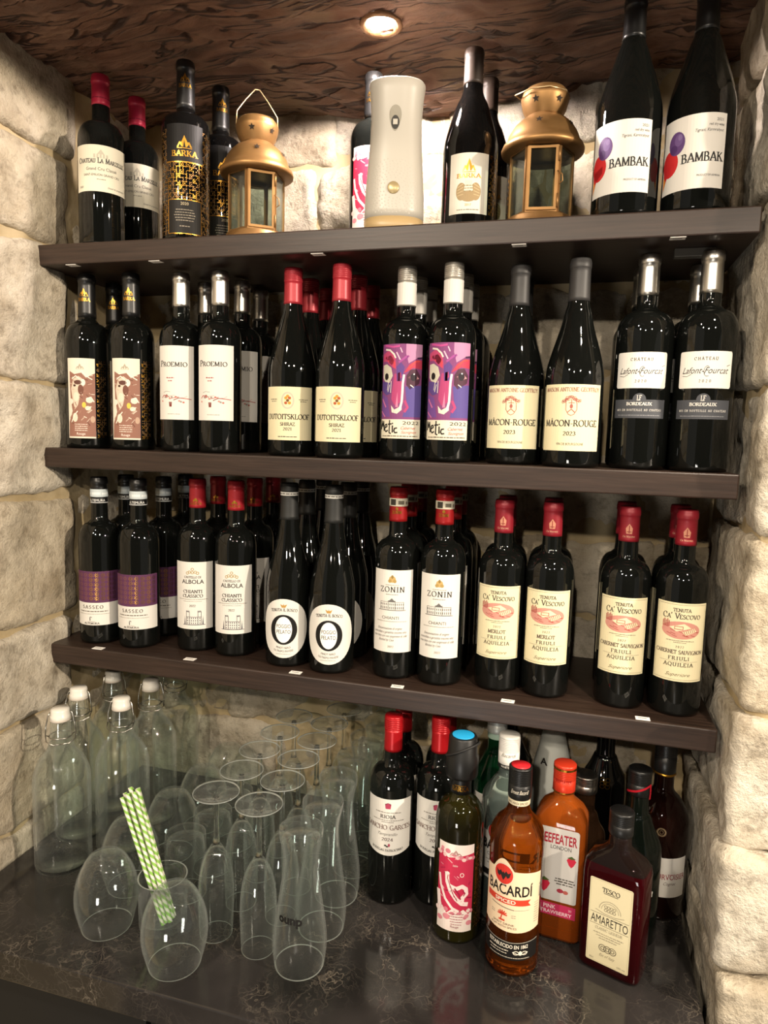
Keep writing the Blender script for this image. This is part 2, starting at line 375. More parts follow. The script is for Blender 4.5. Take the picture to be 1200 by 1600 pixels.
# shelves
for z, nm in ((Z1, 'uppermost dark brown wooden shelf board, carrying lanterns and tall bottles'), (Z2, 'middle dark brown wooden shelf board, at eye level'), (Z3, 'lowest dark brown wooden shelf board, with white tags along its front edge')):
    o = mk('wooden_shelf', box(-.060, 1.071, 0, .272, z-TH, z, .0022), WOOD, smooth=False); tag(o, nm, 'shelf', 'wall shelves')
br = mk('shelf_bracket', box(.975, 1.03, .06, .075, Z1-TH-.012, Z1-TH, .001), pm('dull_steel', '#6b6862', .5, .6), smooth=False); tag(br, 'small grey metal strip under the right end of the top shelf', 'bracket')
# price tags
TAGM = pm('white_card', '#efece6', .6)
tagp = ['far left end', 'black and gold bottles', 'red capped burgundy bottles', 'purple face bottles', 'right hand pair']
for i, (u, v) in enumerate(((107, 412), (240, 407), (497, 397), (811, 382), (1060, 370))):
    p = at(u, v, Z1-TH); w_ = .020
    o = mk('price_tag', box(-w_/2, w_/2, -.007, .007, -.0006, 0), TAGM, smooth=False); o.location = (p.x, max(p.y, .009), Z1-TH)
    mk('tag_print', box(-w_*.32, w_*.28, -.0012, .0012, -.0008, -.0006), ink('#8a8a88'), o, False)
    tag(o, ['white tag under the top shelf, leftmost', 'white tag under the top shelf, second from the left', 'white tag under the top shelf, in the middle', 'white tag under the top shelf, second from the right', 'white tag under the top shelf, rightmost'][i], 'price tag', 'tags under the top shelf')
for i, (u, v) in enumerate(((154, 1013), (297, 1030), (462, 1051), (621, 1073), (793, 1097), (1005, 1127))):
    p = at(u, v, Z3); w_ = .020
    o = mk('price_tag', box(-w_/2, w_/2, -.006, .006, 0, .0006), TAGM, smooth=False); o.location = (p.x, max(p.y, .008), Z3); o.rotation_euler.z = rnd.uniform(-.06, .06)
    mk('tag_print', box(-w_*.32, w_*.28, -.001, .001, .0006, .0008), ink('#8a8a88'), o, False)
    tag(o, 'white tag on the lowest shelf by the ' + ['purple label bottles', 'white castle label bottles', 'round label bottles', 'tall script label bottles', 'left red-engraving label pair', 'right red-engraving label pair'][i], 'price tag', 'tags on the lowest shelf')
# recessed lamp in the soffit
lr = empty('ceiling_lamp', (.535, .058, 1.372)); tag(lr, 'small bright recessed spotlight set into the rough brown soffit', 'lamp')
mk('rim', xf(lathe([(.024, .004), (.029, .0), (.033, .003), (.030, .012), (.024, .012)], 36), Matrix.Identity(4)), pm('scorched_rim', '#8a6444', .7, bump=(120, 1.0)), lr)
mk('bulb', lathe([(0, .002), (.012, .003), (.021, .008), (.024, .016)], 28), pm('lamp_glow', '#fff3e0', .4, emit=90), lr)
lamp('niche_spot', (.535, .058, 1.352), (.535, .090, 0), 12, (1, .86, .80), .018, 174, .10)

# ------------------------------------------------------------------ lettering
GL = {  # serif capitals as pen strokes: strokes ';', points 'x,y', arcs '@cx,cy,rx,ry,a0,a1'
'A': (.80, '.02,0 .40,1;.40,1 .78,0;.16,.34 .64,.34'), 'B': (.68, '.1,0 .1,1;.1,1 .3,1 @.3,.76,.22,.24,90,-90 .1,.52;.3,.52 @.32,.26,.28,.26,90,-90 .1,0'),
'C': (.84, '@.46,.5,.42,.5,48,312;.74,.66 .74,.95'), 'D': (.82, '.1,0 .1,1;.1,1 .32,1 @.32,.5,.42,.5,90,-90 .1,0'), 'E': (.64, '.1,0 .1,1;.1,1 .56,1 .56,.84;.1,.52 .44,.52;.1,0 .58,0 .58,.18'),
'F': (.60, '.1,0 .1,1;.1,1 .56,1 .56,.84;.1,.52 .44,.52'), 'G': (.88, '@.46,.5,.42,.5,48,290 .74,.1;.76,0 .76,.42;.56,.42 .86,.42'), 'H': (.86, '.12,0 .12,1;.74,0 .74,1;.12,.52 .74,.52'),
'I': (.36, '.18,0 .18,1'), 'J': (.44, '.26,1 .26,.1 @.1,.1,.16,.2,0,-90'), 'K': (.80, '.12,0 .12,1;.12,.42 .66,1;.3,.6 .72,0'), 'L': (.60, '.1,0 .1,1;.1,0 .56,0 .56,.2'),
'M': (1.0, '.12,0 .14,1;.14,1 .5,.08;.5,.08 .86,1;.86,1 .88,0'), 'N': (.88, '.12,0 .12,1;.12,1 .76,0;.76,0 .76,1'), 'O': (.92, '@.46,.5,.42,.5,0,360'),
'P': (.62, '.1,0 .1,1;.1,1 .3,1 @.3,.73,.26,.27,90,-90 .1,.46'), 'Q': (.92, '@.46,.5,.42,.5,0,360;.5,.1 .85,-.18'), 'R': (.76, '.1,0 .1,1;.1,1 .3,1 @.3,.75,.25,.25,90,-90 .1,.5;.34,.5 .72,0'),
'S': (.60, '@.3,.76,.22,.24,30,235 @.3,.26,.25,.26,70,-155'), 'T': (.74, '.37,0 .37,1;.04,.82 .04,1 .70,1 .70,.82'), 'U': (.84, '.12,1 .12,.35 @.42,.33,.30,.33,180,360 .72,1'),
'V': (.78, '.02,1 .40,0;.40,0 .76,1'), 'W': (1.1, '.02,1 .30,0;.30,0 .55,1;.55,1 .80,0;.80,0 1.08,1'), 'X': (.78, '.04,1 .74,0;.04,0 .74,1'), 'Y': (.74, '.02,1 .37,.48;.72,1 .37,.48 .37,0'), 'Z': (.68, '.06,.84 .06,1 .62,1 .04,0 .64,0 .64,.18'),
'0': (.62, '@.31,.5,.25,.5,0,360'), '1': (.40, '.08,.84 .22,1 .22,0'), '2': (.60, '@.28,.74,.22,.26,165,-35 .04,0 .56,0'), '3': (.58, '@.26,.76,.2,.24,150,-90 @.26,.26,.26,.26,90,-150'),
'4': (.64, '.44,0 .44,1 .02,.28 .62,.28'), '5': (.58, '.52,1 .12,1 .1,.56 @.26,.3,.26,.3,115,-150'), '6': (.6, '@.3,.3,.25,.3,0,360;.44,1 .1,.5'), '8': (.6, '@.3,.75,.2,.25,0,360;@.3,.26,.26,.26,0,360'), '9': (.6, '@.3,.7,.25,.3,0,360;.5,.5 .16,0'),
'-': (.44, '.06,.40 .38,.40'), '.': (.22, '.08,.0 .14,.0 .14,.06 .08,.06'), "'": (.22, '.12,1.02 .06,.78'), ' ': (.40, '')}
def stroke_polys(pts, wid, nib=.30, thin=.45):
    out = []
    for a, b in zip(pts, pts[1:]):
        dx, dy = b[0]-a[0], b[1]-a[1]; l = math.hypot(dx, dy)
        if l < 1e-9: continue
        w_ = wid if nib is None else wid*(thin+(1-thin)*abs(math.sin(math.atan2(dy, dx)-nib))**1.6)
        nx, ny = -dy/l*w_/2, dx/l*w_/2; ex, ey = dx/l*w_*.18, dy/l*w_*.18
        out.append([(a[0]+nx-ex, a[1]+ny-ey), (a[0]-nx-ex, a[1]-ny-ey), (b[0]-nx+ex, b[1]-ny+ey), (b[0]+nx+ex, b[1]+ny+ey)])
    return out
def glyph(ch, wt):
    adv, s = GL[ch]; polys = []; steep = {}
    strokes = []
    for st in s.split(';'):
        pts = []
        for t in st.split():
            if t[0] == '@':
                cx, cy, rx, ry, a0, a1 = map(float, t[1:].split(',')); n = max(5, int(abs(a1-a0)/24))
                for i in range(n+1):
                    a = math.radians(a0+(a1-a0)*i/n); pts.append((cx+rx*math.cos(a), cy+ry*math.sin(a)))
            else: pts.append(tuple(map(float, t.split(','))))
        if pts: strokes.append(pts)
    for p in strokes:
        polys += stroke_polys(p, wt)
        for a, b in ((p[0], p[1]), (p[-1], p[-2])):
            if abs(b[1]-a[1]) > abs(b[0]-a[0])*1.2 and (abs(a[1]) < .02 or abs(a[1]-1) < .02):
                k = (round(a[0], 2), round(a[1], 1)); steep[k] = steep.get(k, 0)+1
    for (x, y), n in steep.items():
        if n == 1 and ch not in 'TJ':
            h = .055; w_ = .15+wt*.5; yy = y if y < .5 else y-h
            polys.append([(x-w_, yy), (x+w_, yy), (x+w_, yy+h), (x-w_, yy+h)])
        elif n == 1: polys.append([(x-.2, y if y < .5 else y-.05), (x+.2, y if y < .5 else y-.05), (x+.2, (y if y < .5 else y-.05)+.05), (x-.2, (y if y < .5 else y-.05)+.05)])
    return adv, polys
def serif(text, wt=.20, gap=.10):
    x = 0; polys = []
    for ch in text:
        acc = None; sc_ = 1
        if ch in 'ÂÍÉâéô': acc = ch; ch = {'Â': 'A', 'Í': 'I', 'É': 'E', 'â': 'a', 'é': 'e', 'ô': 'o'}[ch]
        if ch.islower(): sc_ = .76; ch = ch.upper()
        if ch not in GL: ch = '.'
        adv, ps = glyph(ch, wt/sc_**.4)
        polys += [[(x+px*sc_, py*sc_) for px, py in p] for p in ps]
        if acc and acc in 'Ââô': polys += [[(x+px, py) for px, py in q] for q in stroke_polys([(.22*sc_, 1.10*sc_), (.40*sc_, 1.28*sc_), (.58*sc_, 1.10*sc_)], .07, None)]
        elif acc: polys += [[(x+px, py) for px, py in q] for q in stroke_polys([(.2*sc_, 1.08*sc_), (.42*sc_, 1.3*sc_)], .09, None)]
        x += adv*sc_+gap
    return polys, x-gap
_tc = {}
def sans(text, bold=0, shear=0):
    k = (text, bold, shear)
    if k not in _tc:
        cu = bpy.data.curves.new('txt', 'FONT'); cu.body = text; cu.size = 1; cu.offset = bold; cu.shear = shear; cu.resolution_u = 3; cu.fill_mode = 'FRONT'
        ob = bpy.data.objects.new('txt', cu); me = bpy.data.meshes.new_from_object(ob)
        vs = [v.co.copy() for v in me.vertices]; ps = [[(vs[i].x, vs[i].y) for i in p.vertices] for p in me.polygons]
        bpy.data.objects.remove(ob); bpy.data.curves.remove(cu); bpy.data.meshes.remove(me)
        xs = [v.x for v in vs] or [0, 1]; x0, x1 = min(xs), max(xs); S = 1/.70
        _tc[k] = [[((x-x0)*S, y*S) for x, y in p] for p in ps], (x1-x0)*S
    return _tc[k]

class Pr:
    """flat print, in millimetres: x across the label from its middle, y up from the bottle's base"""
    def __init__(s): s.p = []
    def poly(s, pts, col, layer=1): s.p.append((list(pts), col, layer)); return s
    def rect(s, x0, y0, x1, y1, col, layer=1): return s.poly([(x0, y0), (x1, y0), (x1, y1), (x0, y1)], col, layer)
    def frame(s, x0, y0, x1, y1, w, col, layer=2):
        s.rect(x0, y0, x1, y0+w, col, layer); s.rect(x0, y1-w, x1, y1, col, layer); s.rect(x0, y0, x0+w, y1, col, layer); return s.rect(x1-w, y0, x1, y1, col, layer)
    def rrect(s, x0, y0, x1, y1, r, col, layer=1):
        pts = []
        for cx, cy, a in ((x1-r, y1-r, 0), (x0+r, y1-r, 90), (x0+r, y0+r, 180), (x1-r, y0+r, 270)):
            pts += [(cx+r*math.cos(math.radians(a+k*22.5)), cy+r*math.sin(math.radians(a+k*22.5))) for k in range(5)]
        return s.poly(pts, col, layer)
    def ell(s, cx, cy, rx, ry, col, layer=1, n=24, a0=0, a1=360):
        pts = [(cx+rx*math.cos(math.radians(a0+(a1-a0)*i/n)), cy+ry*math.sin(math.radians(a0+(a1-a0)*i/n))) for i in range(n if a1-a0 == 360 else n+1)]
        return s.poly(pts, col, layer)
    def stroke(s, pts, w, col, layer=2, nib=None):
        for q in stroke_polys(pts, w, nib): s.poly(q, col, layer)
        return s
    def ring(s, cx, cy, rx, ry, w, col, layer=2, n=28, a0=0, a1=360):
        pts = [(cx+rx*math.cos(math.radians(a0+(a1-a0)*i/n)), cy+ry*math.sin(math.radians(a0+(a1-a0)*i/n))) for i in range(n+1)]
        return s.stroke(pts, w, col, layer)
    def text(s, t, x, y, h, col, w=None, f='serif', bold=0, shear=0, wt=.20, arc=0, layer=3, gap=.10, flip=False):
        ps, W = serif(t, wt, gap) if f == 'serif' else sans(t, bold, shear)
        sx = (w/W) if w else h
        for p in ps:
            q = []
            for px, py in p:
                u = (px-W/2)*sx; v = py*h
                if flip: u, v = -u, -v
                q.append((x+u, y+v+arc*(u*u)))
            s.poly(q, col, layer)
        return s
    def dashes(s, x, y, w, h, col, seed=1, layer=3):
        r = random.Random(seed*31+int(y*10)); u = x-w/2
        while u < x+w/2:
            l = min(r.uniform(.6, 1.8)*h*2.2, x+w/2-u)
            if l > h*.4: s.rect(u, y, u+l, y+h*r.uniform(.75, 1.1), col, layer)
            u += l+h*.55
        return s
    def build(s, name, parent, r, lift=.0004, flat=None, cut=4.0):
        """wrap round an upright cylinder of radius r (m); flat: half depth of a flat face"""
        bm = bmesh.new(); cols = []
        for pts, col, layer in s.p:
            vs = []
            for x, y in pts: vs.append(bm.verts.new((x, y, layer)))
            try: fc = bm.faces.new(vs)
            except ValueError: continue
            if col not in cols: cols.append(col)
            fc.material_index = cols.index(col)
        big = [f for f in bm.faces if len(f.verts) > 4]
        if big: bmesh.ops.triangulate(bm, faces=big)
        if flat is None:
            xs = [v.co.x for v in bm.verts]; k = math.ceil(min(xs)/cut)
            while k*cut < max(xs):
                X = k*cut; k += 1
                fs = [f for f in bm.faces if min(v.co.x for v in f.verts) < X-.05 and max(v.co.x for v in f.verts) > X+.05]
                if not fs: continue
                g = set(fs)
                for f in fs: g.update(f.edges); g.update(f.verts)
                bmesh.ops.bisect_plane(bm, geom=list(g), dist=1e-5, plane_co=(X, 0, 0), plane_no=(1, 0, 0))
        me = bpy.data.meshes.new(name); 
        for v in bm.verts:
            x, y, l = v.co; off = lift+l*.00007
            if flat is None: a = x/1000/r; v.co = ((r+off)*math.sin(a), -(r+off)*math.cos(a), y/1000)
            else: v.co = (x/1000, -flat-off, y/1000)
        for f in bm.faces:
            f.normal_update(); c = f.calc_center_median()
            if (f.normal.x*c.x+f.normal.y*c.y < 0) if flat is None else f.normal.y > 0: f.normal_flip()
        bm.to_mesh(me); bm.free()
        for c in cols: me.materials.append(c if isinstance(c, bpy.types.Material) else (GOLD if c == 'gold' else ink(c)))
        o = bpy.data.objects.new(name, me); C.objects.link(o); o.parent = parent
        return o

# ------------------------------------------------------------------ bottles
def prof_bordeaux(r, H, rn=.0145, s0=.615, s1=.745):
    P = [(0, .004), (r*.55, .002), (r*.80, 0), (r*.95, .0015), (r, .007), (r, H*s0*.5), (r, H*s0)]
    for k in range(1, 10):
        t = k/10*PI/2; P.append((rn*1.15+(r-rn*1.15)*math.cos(t)**.85, H*(s0+(s1-s0)*.86*math.sin(t))))
    P += [(rn*1.02, H*s1), (rn, H*(s1+.03)), (rn*.95, H*.93), (rn*.95, H-.001), (0, H-.001)]
    return P
def prof_burgundy(r, H, rn=.0145, s0=.42, s1=.80):
    P = [(0, .004), (r*.55, .002), (r*.80, 0), (r*.95, .0015), (r, .007), (r, H*s0*.6), (r, H*s0)]
    P += interp([(r, H*s0), (r*.96, H*(s0+.06)), (r*.80, H*(s0+.15)), (r*.58, H*(s0+.25)), (r*.45, H*(s1-.05)), (rn*1.04, H*s1), (rn*.97, H*.9)], 4)[1:]
    P += [(rn*.95, H-.001), (0, H-.001)]
    return P
def neck_r(P, z):
    for (r0, z0), (r1, z1) in zip(P[4:], P[5:]):
        if z0 <= z <= z1 and z1 > z0: return r0+(r1-r0)*(z-z0)/(z1-z0)
    return .0145
def prof_cap(P, H, L, style):
    t = .0007; zb = H-L; pts = [(neck_r(P, zb)+.0002, zb)]
    n = 8
    if style == 'screw':
        R = .0150
        for k in range(n+1):
            z = zb+(H-.022-zb)*k/n; pts.append((max(R-.0003, neck_r(P, z)+t), z))
        z = H-.022
        for k in range(6): pts += [(R-.0003, z), (R+.0004, z+.0008), (R+.0004, z+.0019), (R-.0003, z+.0027)]; z += .0030
        pts += [(R, H-.002), (R-.0010, H), (0, H)]
    else:
        for k in range(n+1):
            z = zb+(H-.014-zb)*k/n; pts.append((neck_r(P, z)+t, z))
        R = .0150
        pts += [(R, H-.0135), (R+.0004, H-.012), (R+.0004, H-.005), (R-.0002, H-.0042), (R-.0002, H-.002), (R-.0012, H), (0, H)]
    return pts
def bottle(shape, r, H, glass, cap, labels=(), capprint=None, name='wine_bottle', **kw):
    root = empty(name); P = (prof_bordeaux if shape == 'bx' else prof_burgundy)(r, H, **kw)
    mk('glass_body', lathe(P, 48), glass, root)
    if cap:
        L, style, m = cap; c = mk('capsule', lathe(prof_cap(P, H, L, style), 36), m, root)
        if capprint:
            zm = sum(y for p in capprint.p for _, y in p[0])/max(1, sum(len(p[0]) for p in capprint.p))/1000
            capprint.build('capsule_print', c, max(neck_r(P, zm)+.0007, .0147 if style == 'screw' else 0)+.0002)
    for base, pr in labels:
        lb = base.build('label', root, r)
        if pr: pr.build('lettering', lb, r)
    return root
PROTO = {}
def put(key, x, y, z, az, label, group=None, cat='bottle'):
    p = PROTO[key]
    if p.get('used'): o = copy_tree(p['o'])
    else: o = p['o']; p['used'] = True
    o.location = (x, y, z); o.rotation_euler = (0, 0, math.radians(az)); tag(o, label, cat, group); return o
def cols(key, spots, rows, z, az, desc, group, dy=.079):
    """columns of alike bottles: spots = front (x, y, side word), rows = how many deep"""
    rr = random.Random(len(desc))
    for (x, y, side), n in zip(spots, rows):
        for k in range(n):
            ph = [f'front row, {side}', f'second row behind the {side} one', f'third row back in the {side} column'][k]
            put(key, x+(rr.uniform(-.003, .003) if k else 0), y+k*dy, z, az+(rr.uniform(-14, 14) if k else 0), f'{desc}, {ph}', group)
def L1(): return Pr()

# ------------------------------------------------------------------ label designs (mm)
def rlab(x0, y0, x1, y1, mat): return Pr().rect(x0, y0, x1, y1, mat, 0)
INKK = '#2a2522'
def gold_net(p, x0, x1, y0, y1, s=8.5, col='gold', layer=2):
    """woven floral net of gold flecks, uneven like worn foil"""
    r = random.Random(int(x0*7+y1)); j = 0; y = y0+s/2
    while y < y1-s*.3:
        x = x0+s/2+(s/2 if j % 2 else 0)
        while x < x1-s*.25:
            c_ = col if r.random() < .55 else BRASS
            a_ = r.uniform(0, 360); p.ring(x, y, s*.29, s*.29, s*r.uniform(.05, .10), c_, layer, 9, a_, a_+r.uniform(150, 330))
            for a in (45, 135, 225, 315):
                if r.random() < .7:
                    ca, sa = math.cos(math.radians(a)), math.sin(math.radians(a)); w_ = r.uniform(.05, .10)
                    p.poly([(x+ca*s*.30-sa*s*w_, y+sa*s*.30+ca*s*w_), (x+ca*s*.54, y+sa*s*.54), (x+ca*s*.30+sa*s*w_, y+sa*s*.30-ca*s*w_)], c_, layer)
            if r.random() < .75: p.ell(x+r.uniform(-.3, .3), y, s*.12, s*r.uniform(.08, .17), c_, layer, 6)
            x += s
        y += s*.56; j += 1
    return p
def peak(p, cx, y, w, h, col, layer=3):          # little mountain-of-arches crest
    p.poly([(cx-w/2, y), (cx-w*.32, y+h*.45), (cx-w*.2, y+h*.4), (cx, y+h), (cx+w*.2, y+h*.4), (cx+w*.32, y+h*.45), (cx+w/2, y), (cx+w*.38, y), (cx+w*.3, y+h*.25), (cx+w*.16, y), (cx+w*.08, y), (cx, y+h*.6), (cx-w*.08, y), (cx-w*.16, y), (cx-w*.3, y+h*.25), (cx-w*.38, y)], col, layer)
    p.rect(cx-w/2, y-h*.12, cx+w/2, y-h*.06, col, layer); return p
# 1 cream chateau label, crimson foil
p = Pr(); H0 = 88
for k in range(5): p.rect(-12+k*5, H0+54, -9+k*5, H0+60+(4 if k == 2 else 0), '#b9b2a0', 2)
p.poly([(-6, H0+60), (0, H0+68), (6, H0+60)], '#b9b2a0', 2)
p.text('Chateau La Marzelle', 0, H0+46, 8.2, '#2f2f30', w=82, wt=.2).text('Grand Cru Classé', 0, H0+34, 5, '#4a4a48', w=50, f='sans').text('SAINT-EMILION GRAND CRU', 0, H0+25, 3.6, '#3a3a39', w=60, f='sans')
p.dashes(0, H0+19, 14, 1.2, '#8a8476').text('2020', -36, H0+6, 3.2, '#4a4a48', f='sans').text('Grand vin proprietaire', 26, H0+6, 3, '#5a5a58', w=32, f='sans', shear=.3)
PROTO['chateau'] = {'o': bottle('bx', .0385, .288, DGLASS, (.050, 'foil', PINKFOIL), [(rlab(-49, H0, 49, H0+75, PAPER), p)],
   Pr().dashes(0, 281, 80, 2, '#6d1228', 2).dashes(0, 248, 80, 2, '#7d1830', 3))}
# 2 black bottle with gold net
p = Pr(); gold_net(p, -115, 115, 8, 178, 10.5, DIMGOLD)
p.rect(-31, 124, 31, 182, '#0d0b0b', 4); p.rect(-27, 12, 27, 64, '#15120f', 4); p.frame(-28, 11, 28, 65, .9, 'gold', 5); p.rect(-31, 122.5, 31, 124, 'gold', 5)
peak(p, 0, 146, 24, 18, 'gold', 5); p.text('BARKA', 0, 132, 8.5, 'gold', w=40, layer=6).text('2020', 0, 56, 4.5, '#b8a98a', f='sans', layer=6)
for k in range(5): p.dashes(0, 48-k*4.2, 34-abs(k-2)*3, 1.4, '#8a8172', k, 6)
p.dashes(0, 22, 16, 1.6, '#8a8172', 9, 6)
cp = peak(Pr(), 0, 258, 15, 12, 'gold').text('BARKA', 0, 248, 5.5, 'gold', w=20)
PROTO['goldnet'] = {'o': bottle('bx', .0385, .292, BGLASS, (.075, 'foil', BLACKFOIL), [(p, None)], cp, s0=.64, s1=.72)}
# 3 red painted label
def red_label(y0, h):
    p = Pr(); W = 28
    def q(x, y): return (-W+x*2*W, y0+y*h)
    p.poly([q(.0, .84), q(.12, .88), q(.3, .84), q(.5, .86), q(.7, .88), q(1, .9), q(1, .25), q(.9, .2), q(.75, .26), q(.6, .22), q(.45, .26), q(.3, .2), q(.15, .28), q(0, .3)], '#c22f4e', 1)
    for pts, w_ in (([(.05, .62), (.1, .5), (.25, .36), (.45, .27), (.62, .24)], 4), ([(.28, .66), (.3, .56), (.4, .46), (.55, .38), (.7, .33), (.85, .32)], 6.5), ([(.38, .52), (.55, .5), (.7, .53), (.8, .5), (.82, .44), (.72, .4), (.7, .34)], 6), ([(.02, .42), (.06, .3), (.12, .22)], 7)):
        p.stroke([q(*a) for a in pts], w_, '#f0dcd6', 2)
    for pts, w_ in (([(.33, .7), (.3, .6), (.42, .48), (.5, .4)], 1.2), ([(.5, .5), (.62, .44), (.66, .38)], 2.2), ([(.72, .48), (.78, .45), (.74, .42)], 1.6), ([(.44, .45), (.58, .36)], 1.2)):
        p.stroke([q(*a) for a in pts], w_, '#9d2040', 3)
    p.ring(*q(.68, .66), 2.6, 3.0, 1.0, '#f0dcd6', 3, 12).ell(*q(.3, .66), 3.2, 2.6, '#f0dcd6', 3, 10)
    sp = random.Random(12)
    for k in range(26):
        x, y = sp.uniform(.05, .95), sp.uniform(.22, .86); p.stroke([q(x, y), q(min(.98, x+sp.uniform(.04, .14)), y+sp.uniform(-.05, .03))], sp.uniform(.7, 2.4), ['#d8909a', '#a82444', '#e6b9b8', '#8e1c3a'][k % 4], 1.5)
    for k in range(12): x = k/11*.96+.02; p.ell(*q(x, .87+sp.uniform(-.04, .05)), sp.uniform(2, 5), sp.uniform(2, 4), ['#e9c3c0', '#d07a88'][k % 2], 1.4, 9); p.ell(*q(x, .21+sp.uniform(-.05, .04)), sp.uniform(2, 5), sp.uniform(2, 4), ['#eed6cf', '#d07a88'][k % 2], 1.4, 9)
    for cx, cy, r_ in ((.1, .12, 5), (.92, .1, 5), (.85, .18, 4), (.3, .16, 6), (.12, .93, 3)): p.ell(*q(cx, cy), r_, r_*.8, '#dc8b96', 2, 9)
    for k in range(5): p.dashes(4, y0+h*(.2-.03*k), 24-2*k, 1.1, '#a2485a', k)
    peak(p, 0, y0+h*.88, 18, 8, '#b08a86'); p.text('Idile', 0, y0+h*.75, 3.2, '#f0dcd6', f='sans', layer=4); p.text('Rouge', 2, y0+h*.045, 3.4, '#8e2a42', f='sans', layer=4)
    gold_net(p, 31, 62, y0, y0+h, 7, pm('dim_gold', '#8b6f35', .4, .9))
    return rlab(-W, y0, W, y0+h, pm('pale_pink_paper', '#eedcd4', .7, spec=.2, var=(40, '#f2e8e0', .2))), p
cp = lambda H: peak(Pr(), 0, H-38, 15, 12, 'gold').text('BARKA', 0, H-48, 5.5, 'gold', w=20)
PROTO['redart'] = {'o': bottle('bx', .037, .285, DGLASS, (.072, 'foil', BLACKFOIL), [red_label(28, 132)], cp(285))}
# 4 cream crest label on a burgundy bottle
p = Pr(); peak(p, 0, 92, 20, 18, 'gold'); p.text('BARKA', 0, 82, 6, 'gold', w=36)
leaf = '#a08a66'
p.ell(-11, 62, 8, 13, leaf, 1).ell(11, 62, 8, 13, leaf, 1).ell(0, 56, 13, 9, leaf, 1).poly([(-5, 78), (5, 78), (7, 62), (-7, 62)], '#d8d0bc', 2)
for k in range(4): p.stroke([(-17, 56+k*4), (-8, 58+k*5)], .8, '#c9b48a', 2).stroke([(17, 56+k*4), (8, 58+k*5)], .8, '#c9b48a', 2)
for k in range(3): p.dashes(0, 70-k*4, 14, 1.3, '#8a7a58', k)
p.text('2017', 0, 41, 3.5, '#b59a4a', f='sans').dashes(0, 35, 34, 1.3, '#8a8478', 5)
gold_net(p, 33, 70, 30, 118, 8)
PROTO['creamcrest'] = {'o': bottle('bg', .0425, .283, BGLASS, (.052, 'foil', pm('umber_foil', '#33271f', .5)), [(rlab(-31, 30, 31, 118, pm('pearl_paper', '#d9d4c6', .5)), p)], s0=.46)}
# 5 balloon label burgundy bottle
p = Pr(); y0 = 32
p.ell(-32, y0+34, 14, 17, '#c02a2c', 1).poly([(-44, y0+30), (-44, y0+4), (-41, y0+8), (-36, y0+18), (-24, y0+26), (-22, y0+36)], '#c02a2c', 1).poly([(-44, y0+22), (-44, y0+2), (-38, y0+14)], '#d8852e', 2)
p.ell(-22, y0+58, 12, 15, '#5c3f72', 2).ell(-19, y0+62, 6, 8, '#6c5284', 3, 14).ell(-17, y0+65, 3, 4, '#7d6694', 4, 12).ell(-26, y0+51, 6, 6, '#4d3263', 3, 12)
p.text('BAMBAK', 13, y0+30, 11, '#222', w=52, wt=.2)
p.text('2021', 32, y0+80, 3.6, '#444', f='sans').text('red dry wine', 28, y0+74, 3.6, '#444', f='sans', shear=.2, w=20).text('Tigrani, Karmrahyut', 20, y0+67, 3.8, '#444', f='sans', shear=.3, w=36).text('PRODUCT OF ARMENIA', 22, y0+11, 2.6, '#444', w=30, f='sans')
PROTO['balloon'] = {'o': bottle('bg', .0445, .296, DGLASS, (.055, 'foil', BLACKFOIL), [(Pr().rect(-46, y0-4, 42, y0+90, WHITEP, 0), p)], s0=.46, s1=.82)}
# 6 rose-brown painted label
p = Pr(); y0, h, W = 18, 140, 25
def q(x, y): return (-W+x*2*W, y0+y*h)
p.poly([q(.1, .84), q(.3, .8), q(.55, .82), q(.7, .76), q(1, .82), q(1, .02), q(.02, .02), q(.04, .2), q(.2, .34), q(.12, .5), q(.1, .7)], '#8d6455', 1)
p.poly([q(.15, .62), q(.25, .74), q(.45, .78), q(.6, .74), q(.62, .66), q(.5, .55), q(.42, .42), q(.3, .36), q(.22, .46)], '#cdbba8', 2)
for cx, cy, rx, ry, c_ in ((.42, .7, 7, 4, '#5b3a30'), (.3, .66, 2.6, 2, '#43291f'), (.52, .61, 5, 9, '#6b4336'), (.35, .52, 5, 8, '#d9cbb8'), (.8, .48, 6, 5, '#dccfbd'), (.75, .38, 5, 4, '#d6c8b4'), (.15, .46, 4, 5, '#ddd2c2'), (.3, .26, 5, 8, '#d8cab6'), (.62, .42, 3.4, 5, '#d8b84a'), (.9, .24, 4, 6, '#b89a84'), (.6, .7, 4, 6, '#e2d6c6')): p.ell(*q(cx, cy), rx, ry, c_, 3, 12)
sp = random.Random(21)
for k in range(34):
    x, y = sp.uniform(.06, .9), sp.uniform(.2, .8); p.stroke([q(x, y), q(min(.97, x+sp.uniform(.04, .13)), y+sp.uniform(-.05, .05))], sp.uniform(.6, 2), ['#b59a88', '#6f4a3d', '#d9cbb9', '#a07a6a'][k % 4], 2.5)
for pts in ([(.55, .85), (.65, .8), (.8, .76), (.9, .74)], [(.2, .74), (.35, .78), (.5, .74)], [(.7, .5), (.85, .52), (.95, .46)], [(.7, .36), (.85, .4)], [(.15, .2), (.3, .3), (.4, .34)]): p.stroke([q(*a) for a in pts], 1.6, '#eadfce', 4)
for k in range(4): p.dashes(0, y0+24-k*3.6, 22, 1.3, '#e0cfc0', k, 4)
p.text('Rouge', 0, y0+6, 4.2, '#f0e4d8', f='sans', layer=4); peak(p, 0, y0+h*.87, 14, 9, '#a59a88')
gold_net(p, 26.5, 46, y0, y0+h, 8)
PROTO['roseart'] = {'o': bottle('bx', .0392, .308, DGLASS, (.075, 'foil', BLACKFOIL), [(rlab(-W, y0, W, y0+h, pm('parchment', '#dcd3c2', .7, spec=.2)), p)], cp(308), s0=.60)}
